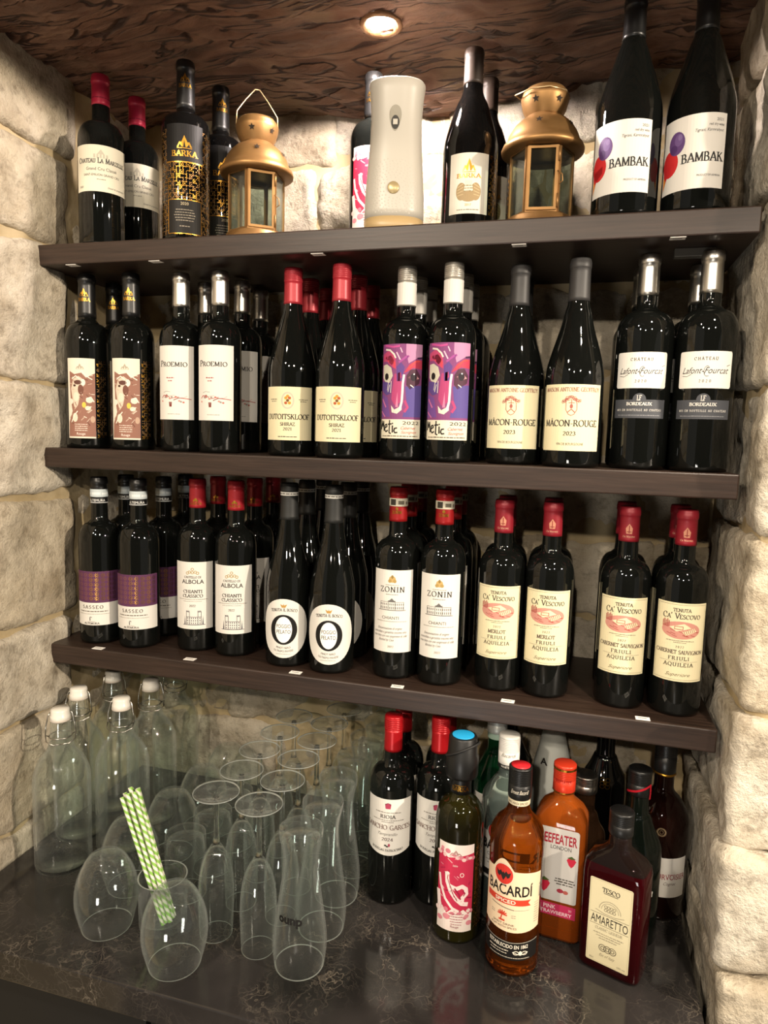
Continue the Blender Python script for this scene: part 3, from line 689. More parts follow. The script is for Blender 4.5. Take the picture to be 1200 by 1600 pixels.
# 7 plain white tall label
p = Pr(); y0 = 55; h = 125
p.text('Proemio', -4, y0+90, 9.5, '#33302e', w=50, wt=.17).dashes(-8, y0+70, 14, 1.6, '#a04048', 1).dashes(-8, y0+65, 8, 1.6, '#a04048', 2)
br_ = random.Random(5)
for k in range(7): p.stroke([(-26+k*6, y0+36+br_.uniform(-3, 3)), (-22+k*7, y0+39+br_.uniform(-4, 4)), (-14+k*7, y0+38+br_.uniform(-3, 4))], br_.uniform(.5, 1.4), ['#a8504a', '#7a3a34', '#c98a80'][k % 3], 2)
for k in range(9): p.ell(-24+k*5+br_.uniform(-2, 2), y0+34+br_.uniform(-5, 5), 2, 1.6, ['#c98a80', '#8f8a84', '#b56a60'][k % 3], 2, 8)
for k in range(4): p.stroke([(-10+k*1.5, y0+30), (-9+k, y0+22)], 1.1, '#7a3a34', 2)
p.stroke([(-22, y0+46), (-16, y0+48), (-8, y0+47)], .7, '#8f8a84', 2).dashes(-2, y0+9, 22, 1, '#9a968e', 3)
GREENB = pm('green_bottle_glass', '#10160a', .03, ior=1.5)
PROTO['whitetall'] = {'o': bottle('bx', .0365, .306, DGLASS, (.058, 'foil', SILVER), [(rlab(-37, y0, 33, y0+h, WHITEP), p)], s0=.62)}
# 8 ivory crest label, red screw cap
p = Pr(); y0 = 26
p.ring(0, y0+64, 9.5, 12.5, 2.6, '#b9b4a2', 1).ell(0, y0+64, 6, 8, '#d9c9a0', 1)
for cx, cy, c_ in ((-3, 68, '#b98a2e'), (3, 68, '#a5522e'), (0, 64, '#6a4a24'), (-3, 60, '#a5522e'), (3, 60, '#b98a2e'), (0, 71, '#c98a3a')): p.ell(cx, y0+cy, 2.6, 2.4, c_, 2, 8)
p.dashes(-25, y0+65, 15, 1.4, '#77715f', 1).dashes(-25, y0+62, 11, 1.2, '#77715f', 2).dashes(26, y0+65, 16, 1.4, '#77715f', 3).dashes(26, y0+62, 11, 1.2, '#77715f', 4)
p.text('DUTOITSKLOOF', 0, y0+34, 8, '#23201c', w=74, wt=.2).text('SHIRAZ', 0, y0+23.5, 5.2, '#3c3833', w=24).text('2021', 0, y0+16, 4.6, '#55504a', w=14).dashes(0, y0+5, 32, 1.5, '#55504a', 6)
PROTO['shiraz'] = {'o': bottle('bg', .0398, .305, DGLASS, (.058, 'screw', pm('red_screwcap', '#9c2832', .38, .25)), [(rlab(-44, y0, 44, y0+86, YELLOWP), p)], s0=.44)}
# 9 painted face label
p = Pr(); X0, X1, Y0, Y1 = -36, 36, 34, 180
def q(x, y): return (X0+(x-100)/(590-100)*(X1-X0), Y1-(y-145)/(1205-145)*(Y1-Y0))
def qs(*a): return [q(a[i], a[i+1]) for i in range(0, len(a), 2)]
def ln(c_, w_, *a): p.stroke(qs(*a), w_, c_, 4)
p.rect(X0, Y0+30, X1, Y1, '#7d4272', 1)
for c_, a in (('#b583a6', (400, 145, 590, 145, 590, 290, 520, 300, 430, 360, 400, 250)), ('#b0426a', (110, 260, 200, 220, 290, 280, 300, 430, 250, 400, 180, 340, 110, 340)), ('#c8414f', (130, 290, 240, 270, 290, 360, 280, 420, 200, 340)), ('#b23a52', (380, 470, 440, 370, 520, 320, 590, 320, 590, 420, 480, 410, 420, 450)),
              ('#5a3f80', (300, 400, 350, 350, 390, 400, 360, 560, 310, 560)), ('#55407e', (105, 560, 250, 580, 240, 700, 180, 720, 105, 660)), ('#574a8a', (400, 620, 590, 600, 590, 960, 380, 960, 420, 800)), ('#6b4688', (105, 700, 200, 740, 240, 960, 105, 960)), ('#a8406e', (280, 480, 350, 460, 380, 600, 350, 800, 290, 830, 250, 760)),
              ('#d07a9a', (300, 850, 320, 680, 330, 850)), ('#c4bfae', (118, 380, 180, 370, 240, 410, 262, 500, 220, 580, 150, 560, 118, 520)), ('#4b2c3c', (410, 500, 450, 430, 520, 420, 575, 500, 560, 580, 450, 650, 410, 600)), ('#d8d2c4', (130, 510, 170, 470, 225, 505, 180, 545)), ('#d6a0a6', (425, 520, 500, 470, 555, 525, 490, 555)), ('#cfcabd', (250, 830, 290, 880, 340, 850, 365, 780, 370, 880, 320, 925, 260, 910))):
    p.poly(qs(*a), c_, 2)
p.ell(*q(180, 508), 4.2, 5.5, '#1c1518', 5, 12).ell(*q(488, 512), 5.2, 6, '#241a24', 5, 12).ell(*q(492, 478), 1.2, 1.2, '#eee', 6, 8)
ln('#d8d2c6', 2.6, 160, 205, 220, 215, 270, 260, 290, 300); ln('#e6ddd2', 3.4, 385, 490, 375, 580, 372, 700, 368, 790, 350, 880); ln('#d9b0c4', 2.0, 300, 240, 340, 320); ln('#d9b0c4', 1.6, 340, 190, 360, 240); ln('#ddd4cc', 1, 245, 560, 240, 690); ln('#ddd4cc', 1, 225, 600, 205, 680); ln('#ddd4cc', 1, 210, 560, 195, 660)
ln('#c06a96', 2.4, 120, 760, 180, 850); ln('#c06a96', 2, 110, 900, 170, 960); ln('#9d4a8e', 3, 330, 350, 400, 290, 430, 280); ln('#7c3b78', 2.5, 400, 330, 420, 280); ln('#d04a4a', 2.2, 430, 420, 500, 340, 560, 330); ln('#3d2440', 2.6, 530, 300, 590, 290); ln('#ddd4cc', 1.4, 455, 600, 490, 625); ln('#a8406e', 4, 400, 780, 430, 850, 400, 900); ln('#b84a8a', 3, 150, 160, 260, 180, 330, 170)
B = '#1d1a18'
for a in ((110, 1100, 120, 1005), (120, 1005, 135, 1075, 150, 1010, 160, 1120), (175, 1085, 205, 1070, 200, 1045, 175, 1055, 172, 1110, 190, 1130, 215, 1115), (238, 1000, 235, 1140, 255, 1150), (220, 1045, 262, 1040), (275, 1060, 275, 1135), (325, 1085, 300, 1090, 292, 1120, 305, 1140, 330, 1135)): ln(B, 2.1, *a)
p.ell(*q(275, 1035), 1.1, 1.3, B, 4, 8).text('2022', 19, Y0+22, 5.2, B, w=27, f='sans', layer=4).text('Cabernet', 15, Y0+14.5, 4.6, '#b5484a', w=24, f='sans', shear=.45, layer=4).text('Sauvignon', 16, Y0+8, 4.6, '#b5484a', w=25, f='sans', shear=.45, layer=4).dashes(0, Y0+3, 62, 1.7, '#6a6458', 3)
PROTO['face'] = {'o': bottle('bx', .0370, .303, DGLASS, (.062, 'screw', pm('pale_silver_cap', '#b9b4aa', .38, .7)), [(rlab(X0, Y0, X1, Y1, PAPER), p)], Pr().rect(-45, 243, 45, 277, '#d6d2ca', 0), s0=.625)}
# 10 red emblem ivory label
p = Pr(); y0 = 24; rd = '#9c5a50'
p.text('MAISON ANTOINE GEOFFROY', 0, y0+84, 5.4, '#8a5248', w=84, wt=.18)
p.stroke([(-7.5, y0+68), (-7.5, y0+58), (-4, y0+52), (0, y0+50), (4, y0+52), (7.5, y0+58), (7.5, y0+68)], .9, rd)
cr = random.Random(8)
for k in range(26):
    a_ = PI*k/25; R_ = cr.uniform(7, 12); p.ring(R_*math.cos(a_), y0+69+R_*.62*math.sin(a_), 1.7, 1.6, .8, rd, 2, 8, cr.uniform(0, 90), cr.uniform(250, 360))
p.ell(0, y0+63, 2.2, 3.2, rd, 2, 12).stroke([(-5.5, y0+54), (0, y0+59), (5.5, y0+54)], 1.2, rd).stroke([(0, y0+60), (0, y0+73)], 1, rd).stroke([(-4, y0+68), (4, y0+68)], .9, rd)
p.text('MÂCON-ROUGE', 0, y0+35, 8.6, '#2a2522', w=80, wt=.19).text('2023', -1, y0+22, 5.4, '#3a3530', w=17).text('VIN DE BOURGOGNE', 0, y0+8, 3.6, '#4a443c', w=38, f='sans')
PROTO['macon'] = {'o': bottle('bg', .0418, .298, DGLASS, (.060, 'foil', GREYFOIL), [(rlab(-46, y0, 46, y0+94, YELLOWP), p)], s0=.42)}
# 11 script label with grey lower band
p = Pr(); y0 = 115
p.text('CHÂTEAU', 0, y0+38, 4, '#3a3835', w=30, gap=.5).text('Lafont-Fourcat', 0, y0+20, 8.5, '#222', w=62, f='sans', shear=.45).text('2020', 0, y0+8, 3.6, '#5d5a56', w=15, gap=.6)
p.stroke([(-31, y0+17), (-24, y0+16), (-18, y0+19)], .6, '#3a3836').stroke([(28, y0+30), (33, y0+32)], .7, '#3a3836').ring(2, y0+23, 4, 7, .6, '#3a3836', 2, 14, 60, 300)
b2 = Pr(); b2.rect(-38, 73, 38, 99, '#43454a', 0).ell(0, 99, 9, 9, '#43454a', 0, 20, 0, 180)
p2 = Pr(); p2.text('LF', 0, 98, 7, '#c9c6c0', w=6).text('BORDEAUX', 0, 91, 4.2, '#d6d3cc', w=34).text('MIS EN BOUTEILLE AU CHATEAU', 0, 83, 2.8, '#c9c6c0', w=64, gap=.4).dashes(0, 76.5, 60, 1, '#85868a', 4)
PROTO['scriptgrey'] = {'o': bottle('bx', .0400, .305, DGLASS, (.058, 'foil', SILVER), [(Pr().rrect(-37, y0, 37, y0+50, 3, WHITEP, 0), p), (b2, p2)], s0=.63, s1=.755)}
# 12 purple and gold lattice label
p = Pr(); y0 = 36; pu = pm('plum_print', '#57304f', .6, spec=.25)
p.rect(-45, y0+42, 45, y0+100, pu, 1)
for i in range(-4, 4):
    for j in range(6):
        cx, cy = i*10.4+5, y0+50+j*8.6; c_ = 'gold' if i >= -1 else pm('faded_copper', '#8d5f52', .5, .5)
        for a in range(0, 180, 45): 
            ca, sa = math.cos(math.radians(a+22)), math.sin(math.radians(a+22)); p.stroke([(cx-ca*4.6, cy-sa*4.3), (cx-ca*1.8, cy-sa*1.7)], .75, c_, 2).stroke([(cx+ca*4.6, cy+sa*4.3), (cx+ca*1.8, cy+sa*1.7)], .75, c_, 2)
        p.ring(cx, cy, 1.9, 1.9, .6, c_, 2, 8)
p.text('SASSEO', -4, y0+31, 6, '#4e483f', w=38, gap=.4).dashes(-4, y0+25, 54, 2, '#6e675c', 3).dashes(-4, y0+20.5, 60, 1, '#a09a90', 4)
p.rect(-9, y0+8.5, -7.6, y0+14, '#333', 3).ring(-7, y0+14, 1.6, 1.6, .9, '#333', 3, 8, 0, 180).dashes(-6, y0+6.4, 14, .8, '#8a857c', 6).text('ALTEMURA', -6, y0+2, 3.2, '#3c3833', w=28)
PROTO['plum'] = {'o': bottle('bx', .0370, .306, DGLASS, (.048, 'foil', BLACKFOIL), [(rlab(-45, y0, 45, y0+100, WHITEP), p)], Pr().rect(-46, 270, 46, 284, '#b9c2c4', 1).dashes(0, 274, 80, 4, '#d2d8d8', 3, 2).text('ALTEMURA', 0, 261.5, 4.6, '#e6e6e2', w=30, f='sans').rect(-46, 259, 46, 260, '#ddd', 1).text('ALTEMURA', 36, 261.5, 4.6, '#e6e6e2', w=26, f='sans'))}
# 13 tall white label with a castle
p = Pr(); y0 = 42; H1 = 122
for cx, cy in ((-5, 104), (5, 104), (0, 109), (-9, 102), (9, 102), (0, 103)): p.ring(cx, y0+cy, 2.2, 2.2, 1, '#a58a4c', 2, 10)
p.text('CASTELLO DI', 0, y0+93, 3.6, '#45413c', w=30).text('ALBOLA', 0, y0+83, 7.4, '#2b2826', w=40, f='sans', bold=.012).text('CHIANTI', 0, y0+66, 5.6, '#2f2c28', w=34).text('CLASSICO', 0, y0+58, 5.6, '#2f2c28', w=36)
p.dashes(0, y0+54, 54, 1, '#8d887f', 1).dashes(0, y0+50.5, 34, .8, '#8d887f', 2).text('2022', 0, y0+41, 3.6, '#6e6a63', w=11)
def building(p, cx, y, w, h, c_, col=None):
    p.frame(cx-w/2, y, cx+w/2, y+h*.62, .8, c_)
    for x in (-w/2, w/2-w*.24): p.frame(cx+x, y, cx+x+w*.24, y+h, .8, c_); [p.rect(cx+x+k*w*.08, y+h, cx+x+k*w*.08+w*.05, y+h*1.08, c_, 2) for k in range(3)]
    for r_ in range(3):
        for k in range(7): p.rect(cx-w*.44+k*w*.135, y+h*(.08+.19*r_), cx-w*.44+k*w*.135+w*.055, y+h*(.08+.19*r_)+h*.10, c_, 2)
    p.stroke([(cx-w*.75, y), (cx+w*.75, y)], .9, c_)
    for x in (-w*.6, w*.6): p.poly([(cx+x-1.2, y), (cx+x+1.2, y), (cx+x, y+h*.7)], c_, 2)
building(p, 2, y0+8, 27, 24, '#4a4750')
cpA = Pr()
for a in (-45, 0, 45): cpA.ell(a*.75, 273, 2.4, 2.4, 'gold').ell(a*.75-3, 271, 1.8, 1.8, 'gold').ell(a*.75+3, 271, 1.8, 1.8, 'gold').text('ALBOLA', a*.75, 264, 4.2, 'gold', w=22, f='sans')
PROTO['castle'] = {'o': bottle('bx', .0368, .310, DGLASS, (.052, 'foil', REDFOIL), [(rlab(-38, y0, 38, y0+H1, WHITEP), p)], cpA)}
# 14 round white label with a big ring
p = Pr(); cy = 68
p.poly([(-3, cy+36), (-6, cy+42), (-1, cy+40), (0, cy+43), (1, cy+40), (6, cy+42), (3, cy+36)], '#b08a4a', 1).text('TENUTA IL BOSCO', 0, cy+30, 4.8, '#3f3c39', w=46, arc=-.004)
p.ell(0, cy-2, 23.5, 26, '#161514', 1, 36).ell(0, cy-2, 14.5, 22.5, '#efece5', 2, 32)
p.text('POGGIO', 0, cy+1, 6.4, '#2c2a28', w=24, f='sans', bold=.004).text('PELATO', 0, cy-8.5, 6.4, '#2c2a28', w=24, f='sans', bold=.004)
p.text('PINOT NERO', 0, cy-35, 3.6, '#3f3c39', w=24, f='sans', arc=.006).text('OLTREPO PAVESE', 0, cy-41, 3.4, '#3f3c39', w=34, f='sans', arc=.007).dashes(0, cy-44.5, 26, .8, '#8d887f', 3)
PROTO['ring'] = {'o': bottle('bg', .0385, .312, DGLASS, (.062, 'foil', pm('graphite_cap', '#1e1f1e', .5)), [(Pr().ell(0, cy, 45, 51, WHITEP, 0, 48), p)], Pr().rect(-46, 291, 46, 297, '#cfcdc6', 1).dashes(0, 293, 80, 2.4, '#77746e', 4, 2), s0=.42, s1=.82)}
# 15 tall white label with a villa and script lines
p = Pr(); y0 = 46; H1 = 136
p.ell(0, y0+121, 5.5, 5.5, '#b89b62', 1, 16).ell(-4, y0+118, 3, 3, '#a58a52', 2, 8).ell(4, y0+118, 3, 3, '#a58a52', 2, 8).ell(0, y0+125, 2, 3, '#8a723e', 2, 8).dashes(0, y0+111, 22, 1, '#9a8f7a', 1)
p.text('ZONIN', 0, y0+100, 8.6, '#232120', w=40, f='serif', wt=.17, gap=.25).dashes(0, y0+95.5, 20, 1, '#77726a', 2)
vb = '#6c6a68'
p.frame(-20, y0+70, 20, y0+84, .7, vb).poly([(-6, y0+84), (0, y0+90), (6, y0+84)], vb, 2).frame(-6, y0+70, 6, y0+86, .7, vb).stroke([(-23, y0+70), (23, y0+70)], 1, vb)
for k in range(13): p.rect(-19+k*3.1, y0+72, -17.6+k*3.1, y0+76, vb, 2).rect(-19+k*3.1, y0+78, -17.6+k*3.1, y0+81.5, vb, 2)
p.text('CHIANTI', -2, y0+55, 5, '#4f4b46', w=28, f='sans').dashes(0, y0+51, 52, .9, '#8d887f', 3)
for k, t in enumerate(('Denominazione di origine', 'controllata e garantita toscana vino', 'rosso fatto con uve sangiovese di colle', 'Bottled by Casa')): p.text(t, -3 if k < 3 else -8, y0+38-k*6.4, 4, '#55514c', w=[42, 58, 60, 26][k], f='sans', shear=.5, bold=0)
p.text('2022', 0, y0+8, 3.2, '#8d887f', w=10)
cpz = Pr(); cpz.rect(-46, 283, 46, 296, '#c9c2ae', 1).text('ZONIN', 0, 271, 4.6, 'gold', w=15).ell(0, 279, 2.5, 2.5, 'gold', 1, 10).dashes(10, 286, 16, 6, '#6a6456', 4, 2).rect(-12, 284.5, -2, 294.5, '#3a362f', 2)
for a in (-30, 30): cpz.text('ZONIN', a, 271, 4.6, 'gold', w=15).ell(a, 279, 2.5, 2.5, 'gold', 1, 10).dashes(a, 286, 14, 6, '#6a6456', 5, 2)
PROTO['villa'] = {'o': bottle('bx', .0366, .314, DGLASS, (.056, 'foil', pm('scarlet_foil', '#9c1b1e', .35, .25)), [(rlab(-36, y0, 36, y0+H1, WHITEP), p)], cpz, s0=.625)}
# 16/17 red vineyard engraving labels
def vineyard(kind):
    p = Pr(); y0 = 54; rd = '#a4544c'
    p.frame(-36, y0+2.5, 36, y0+113.5, .5, '#8d8468')
    p.text('TENUTA', 0, y0+103, 4.8, '#3c3630', w=24).text("Ca' Vescovo", 0, y0+93, 8, '#322d28', w=52, wt=.18)
    p.ell(0, y0+76, 27, 13, '#c48a7c', 1, 30)
    rr = random.Random(3)
    for k in range(26):
        x = rr.uniform(-22, 22); yy = rr.uniform(-9, 7); 
        if (x/27)**2+(yy/13)**2 < .8: p.stroke([(x-3, y0+76+yy+1), (x+3.5, y0+76+yy-1)], .9, rd, 2)
    p.poly([(-16, y0+80), (4, y0+86), (14, y0+80), (-6, y0+74)], '#e3d3ae', 3).poly([(2, y0+74), (18, y0+80), (22, y0+75), (6, y0+69)], '#e3d3ae', 3).frame(-9, y0+77, 3, y0+82, .9, rd, 4)
    for k in range(6): p.stroke([(6+k*2.6, y0+70+k*.9), (4+k*2.6, y0+75+k*.9)], .9, rd, 4)
    for k in range(5): p.rect(-26+k*2.2, y0+80, -24.6+k*2.2, y0+89+(k % 2)*2, rd, 4)
    p.dashes(0, y0+60, 38, .9, '#6e6656', 1).dashes(0, y0+57.5, 18, .8, '#6e6656', 2).text('2022', 0, y0+50, 3, '#6e6656', w=11, gap=.4)
    p.text(kind, 0, y0+41, 5.4, '#4a3a34', w=27 if len(kind) < 8 else 68).text('FRIULI', 0, y0+32, 5, '#4a4338', w=28, gap=.3).dashes(0, y0+29.6, 54, .7, '#a39a82', 4).text('AQUILEIA', 0, y0+22.5, 5.4, '#4a4338', w=40, gap=.25)
    p.text('Superiore', 0, y0+8, 5, '#6a6248', w=34, f='sans', shear=.5, bold=0)
    cpv = Pr()
    for a in (-34, 0, 34):
        cpv.poly([(a-4, 262), (a+4, 262), (a+5, 270), (a, 277), (a-5, 270)], '#c98a70', 1).stroke([(a-3, 265), (a+3, 265)], 1, '#7d1a22', 3).stroke([(a, 263), (a, 274)], 1, '#7d1a22', 3).text("Ca Vescovo", a, 256.5, 2.8, '#d8a088', w=17)
    return bottle('bx', .0368, .302, DGLASS, (.052, 'foil', pm('oxblood_foil', '#8e1d2a', .42, .15)), [(rlab(-38, y0, 38, y0+116, YELLOWP), p)], cpv, s0=.625)
PROTO['merlot'] = {'o': vineyard('MERLOT')}; PROTO['cabernet'] = {'o': vineyard('CABERNET SAUVIGNON')}
# 18 cream label with a rounded foot
p = Pr(); y0 = 90
p.poly([(-4, y0+76), (4, y0+76), (5, y0+84), (2, y0+80), (0, y0+86), (-2, y0+80), (-5, y0+84)], '#a8405a', 1).dashes(0, y0+69, 42, 1.5, '#8a847c', 1).text('RIOJA', 0, y0+60, 5.6, '#3c3834', w=24).dashes(0, y0+56, 52, 1.2, '#7a746c', 2).dashes(0, y0+53, 20, 1.2, '#7a746c', 3)
p.text('SANCHO GARCES', 0, y0+41, 7.4, '#6e544c', w=78, wt=.18).text('Tempranillo', 0, y0+31, 5, '#6a645e', w=32, f='sans', shear=.5, bold=0).text('2024', 0, y0+22, 5, '#6a5a58', w=18).ell(-3, y0+14, 2, 1.6, '#3c3834', 2, 8).ell(3, y0+15, 1.8, 3, '#a8405a', 2, 8).ell(0, y0+12.5, 2, 1.5, '#3c3834', 2, 8).text('BODEGAS PATROCINIO', 0, y0+4, 3.6, '#3c3834', w=52, arc=.004)
lb = Pr().poly([(-41, y0+92), (-41, y0+6)]+[(-41+82*k/16, y0+6-9*math.sin(PI*k/16)) for k in range(1, 16)]+[(41, y0+6), (41, y0+92)], WHITEP, 0)
PROTO['rioja'] = {'o': bottle('bx', .0365, .308, DGLASS, (.058, 'screw', pm('bright_red_cap', '#a8141b', .32, .3)), [(lb, p)], s0=.63)}

# ------------------------------------------------------------------ top shelf
G = 'bottles on the top shelf'
put('chateau', .036, .055, Z1, 36, 'cream label wine bottle with crimson foil, nearest the left wall', G)
put('chateau', .048, .140, Z1, 34, 'cream label wine bottle with crimson foil, behind the leftmost one', G)
put('goldnet', .201, .055, Z1, 28, 'black wine bottle covered in gold lattice, beside the left lantern', G)
put('goldnet', .216, .145, Z1, 40, 'black gold-lattice wine bottle half hidden behind the left lantern', G)
put('redart', .499, .145, Z1, 6, 'wine bottle with red painted label behind the white air freshener', G)
put('creamcrest', .672, .105, Z1, 8, 'sloping-shouldered dark bottle with cream and gold crest label beside the right lantern', G)
put('creamcrest', .684, .200, Z1, 20, 'dark sloping-shouldered bottle behind the cream crest one', G)
put('balloon', .902, .050, Z1, -14, 'tall dark bottle with red and purple balloon label, nearer the right lantern', G)
put('balloon', .995, .052, Z1, -16, 'tall dark bottle with red and purple balloon label, nearest the right pier', G)
put('balloon', 1.010, .155, Z1, -10, 'dark bottle almost hidden behind the rightmost balloon label bottle', G)
# ------------------------------------------------------------------ middle shelf
cols('roseart', [(-.004, .060, 'leftmost'), (.085, .064, 'right-hand')], [2, 1], Z2, 18, 'brown painted label bottle with black gold-crested neck', 'brown art label bottles')
cols('whitetall', [(.259-.078, .070, 'left'), (.259, .066, 'right')], [2, 3], Z2, 14, 'tall plain white label bottle with silver neck', 'white label silver neck bottles')
cols('shiraz', [(.395, .062, 'left'), (.484, .049, 'right')], [3, 3], Z2, 13, 'ivory crest label bottle with red screw cap', 'red screw cap bottles', .082)
cols('face', [(.585, .072, 'left'), (.662, .060, 'right')], [3, 3], Z2, 4, 'purple painted face label bottle with silver cap', 'purple face label bottles')
cols('macon', [(.762, .072, 'left'), (.849, .045, 'right')], [2, 2], Z2, -2, 'ivory label burgundy bottle with grey capsule', 'grey capsule burgundy bottles', .086)
cols('scriptgrey', [(.944, .066, 'left'), (1.026, .058, 'right')], [2, 2], Z2, -7, 'white script label bottle with silver capsule', 'white script label bottles', .084)
# ------------------------------------------------------------------ lowest shelf
cols('plum', [(.014, .060, 'left'), (.096, .062, 'right')], [2, 3], Z3, 20, 'plum and gold lattice label bottle with black neck', 'plum lattice label bottles')
cols('castle', [(.204, .084, 'left'), (.282, .082, 'right')], [2, 3], Z3, 16, 'white castle label bottle with red foil', 'castle label bottles', .077)
cols('ring', [(.391, .066, 'left'), (.474, .060, 'right')], [3, 3], Z3, 12, 'round white label bottle with big black ring', 'round label bottles', .080)
cols('villa', [(.582, .072, 'left'), (.660, .068, 'right')], [3, 3], Z3, 4, 'tall white villa label bottle with scarlet foil', 'villa label bottles', .077)
cols('merlot', [(.754, .076, 'left'), (.829, .073, 'right')], [2, 2], Z3, 0, 'ivory red-engraving label bottle of the left pair', 'left red engraving bottles', .078)
cols('cabernet', [(.941, .070, 'left'), (1.020, .066, 'right')], [2, 2], Z3, -4, 'ivory red-engraving label bottle of the right pair', 'right red engraving bottles', .078)
# ------------------------------------------------------------------ wine on the counter
cols('rioja', [(.598, .022, 'left'), (.672, .042, 'right')], [2, 2], 0, 6, 'red capped counter wine bottle with rounded white label', 'red capped counter bottles')

# ------------------------------------------------------------------ spirits on the counter
def loft(levels, n=40):
    """rings of superellipses: (z, half x, half y, exponent)"""
    V, F = [], []
    for z, hx, hy, e in levels:
        for i in range(n):
            a = 2*PI*i/n; c, s = math.cos(a), math.sin(a)
            V.append((hx*math.copysign(abs(c)**(2/e), c), hy*math.copysign(abs(s)**(2/e), s), z))
    m = len(levels)
    for k in range(m-1):
        for i in range(n):
            j = (i+1) % n; F.append((k*n+i, k*n+j, (k+1)*n+j, (k+1)*n+i))
    F.append(tuple(range(n))[::-1]); F.append(tuple((m-1)*n+i for i in range(n)))
    return V, F
AMBER = pm('amber_rum', '#a8500f', .02, trans=.92, ior=1.36)
ORANGE = pm('orange_gin', '#ee7426', .02, trans=.75, ior=1.36)
MAROON = pm('maroon_liqueur', '#5c0f18', .02, trans=.8, ior=1.36)
COGNAC = pm('dark_cognac', '#1a0a07', .04, trans=.2, ior=1.36)
GREENG = pm('green_gin_glass', '#0d3a20', .03, trans=.5, ior=1.4)
AQUA = pm('aqua_clear_glass', '#cfe6dc', .02, trans=.9, ior=1.35)
FROST = pm('frosted_white_glass', '#b9bcb6', .4, spec=.4)
def screwcap(parent, z0, z1, r, mat, name='cap'):
    P = [(0, z0), (r*.97, z0), (r, z0+.001)]; z = z0+(z1-z0)*.45; P.append((r, z))
    k = 0
    while z < z1-.004: P += [(r-.0006, z+.0004), (r, z+.0010), (r, z+.0020)]; z += .0026
    P += [(r, z1-.0015), (r-.0015, z1), (0, z1)]
    return mk(name, lathe(P, 36), mat, parent)
SP = 'spirit bottles on the counter'
# olive wine bottle with the red painting, wearing a black lock cap
PROTO['redart2'] = {'o': bottle('bx', .0365, .298, OGLASS, (.072, 'foil', BLACKFOIL), [red_label(22, 138)], Pr().text('BARKA', 0, 232, 6.5, 'gold', w=26).rect(-9, 240, 9, 241, 'gold'), s0=.60)}
o = put('redart2', .719, -.030, 0, 3, 'olive wine bottle with red painted label standing on the counter', SP)
lk = empty('bottle_lock', (.719, -.030, .252)); tag(lk, 'black plastic cap with a bright blue top on the red label bottle', 'bottle lock')
mk('cap_body', lathe([(.0165, 0), (.0235, 0), (.0245, .004), (.0245, .030), (.0225, .034), (.0210, .060), (.0195, .062), (.0175, .0615), (0, .0610)], 40), BLACKPL, lk)
mk('blue_disc', lathe([(0, .0616), (.0165, .0616), (.0165, .0626), (.0155, .0630), (0, .0630)], 32), pm('bright_blue_plastic', '#1f9fd8', .4), lk)
mk('cable_band', tube([(.0243*math.cos(a), .0243*math.sin(a), .040-.014*math.cos(a-2.4)) for a in [2*PI*k/30 for k in range(30)]], .0017, 6, True), pm('rubber_band', '#1c1c1c', .6), lk)
lk.rotation_euler.z = .3
# amber rum
rt = empty('rum_bottle'); rR, rH = .0385, .298
P = [(0, .006), (rR*.6, .004), (rR*.85, 0), (rR*.97, .002), (rR, .008), (rR, .09), (rR*.985, .15), (rR, .19)]
P += interp([(rR, .19), (rR*.97, .203), (rR*.80, .216), (rR*.52, .228), (.0155, .238), (.0145, .25), (.0145, .262)], 4)[1:]+[(0, .262)]
mk('glass_body', lathe(P, 56), AMBER, rt)
cp_ = screwcap(rt, .252, .298, .0165, BLACKPL)
mk('cap_disc', lathe([(0, .2981), (.0135, .2981), (.0135, .2987), (0, .2988)], 28), pm('red_print_disc', '#c8202a', .4), cp_)
Pr().rect(-52, 244, 52, 252, '#d8ccae', 0).text('BACARDI SPICED', 0, 246, 3.4, '#3a2a20', w=30, f='sans').build('neck_band', rt, .0152)
Pr().text('Ernest Bacardi', 2, 262, 6, '#d8d0c0', w=26, f='sans', shear=.5).build('signature', cp_, .0166)
lb = Pr(); top = [(46-92*k/40, 156+(16*max(0, math.cos((46-92*k/40+14)/16*PI/2)) if abs(46-92*k/40+14) < 16 else 0)+4*math.cos((46-92*k/40)/46*PI/2)) for k in range(41)]
lb.poly([(46, 74)]+top+[(-46, 74)]+[(-46+92*k/16, 74-5*math.sin(PI*k/16)) for k in range(1, 16)], pm('blush_cream_paper', '#e8cfae', .7, spec=.2), 0)
l_ = lb.build('label', rt, rR)
p = Pr(); p.ell(-13, 153, 15, 15.5, '#2a2422', 1, 32).ell(-13, 153, 14, 14.5, '#c8352c', 2, 32).ring(-13, 153, 14.4, 15, .8, '#efe2cc', 3)
p.poly([(-24, 158), (-20, 155), (-17, 158), (-14.5, 154.5), (-13, 157), (-11.5, 154.5), (-9, 158), (-6, 155), (-2, 158), (-4, 150), (-7, 148), (-9, 151), (-11, 147), (-13, 144), (-15, 147), (-17, 151), (-19, 148), (-22, 150)], '#2a2422', 4)
p.text('BACARDÍ', -4, 124, 15, '#1c1917', w=68, f='sans', bold=.018).poly([(-40, 119), (28, 119), (24, 115), (28, 110), (-40, 110)], '#c8402c', 2).text('SPICED', -9, 112, 5.2, '#efe2cc', w=30, f='sans', bold=.02, layer=4)
p.stroke([(-30, 106), (4, 103)], 1.2, '#6a625a').stroke([(4, 103), (26, 103.5)], .6, '#8a8278')
for a in range(0, 181, 30): p.stroke([(-12, 93), (-12+7*math.cos(math.radians(a)), 93+6*math.sin(math.radians(a)))], 1.8, '#c8402c')
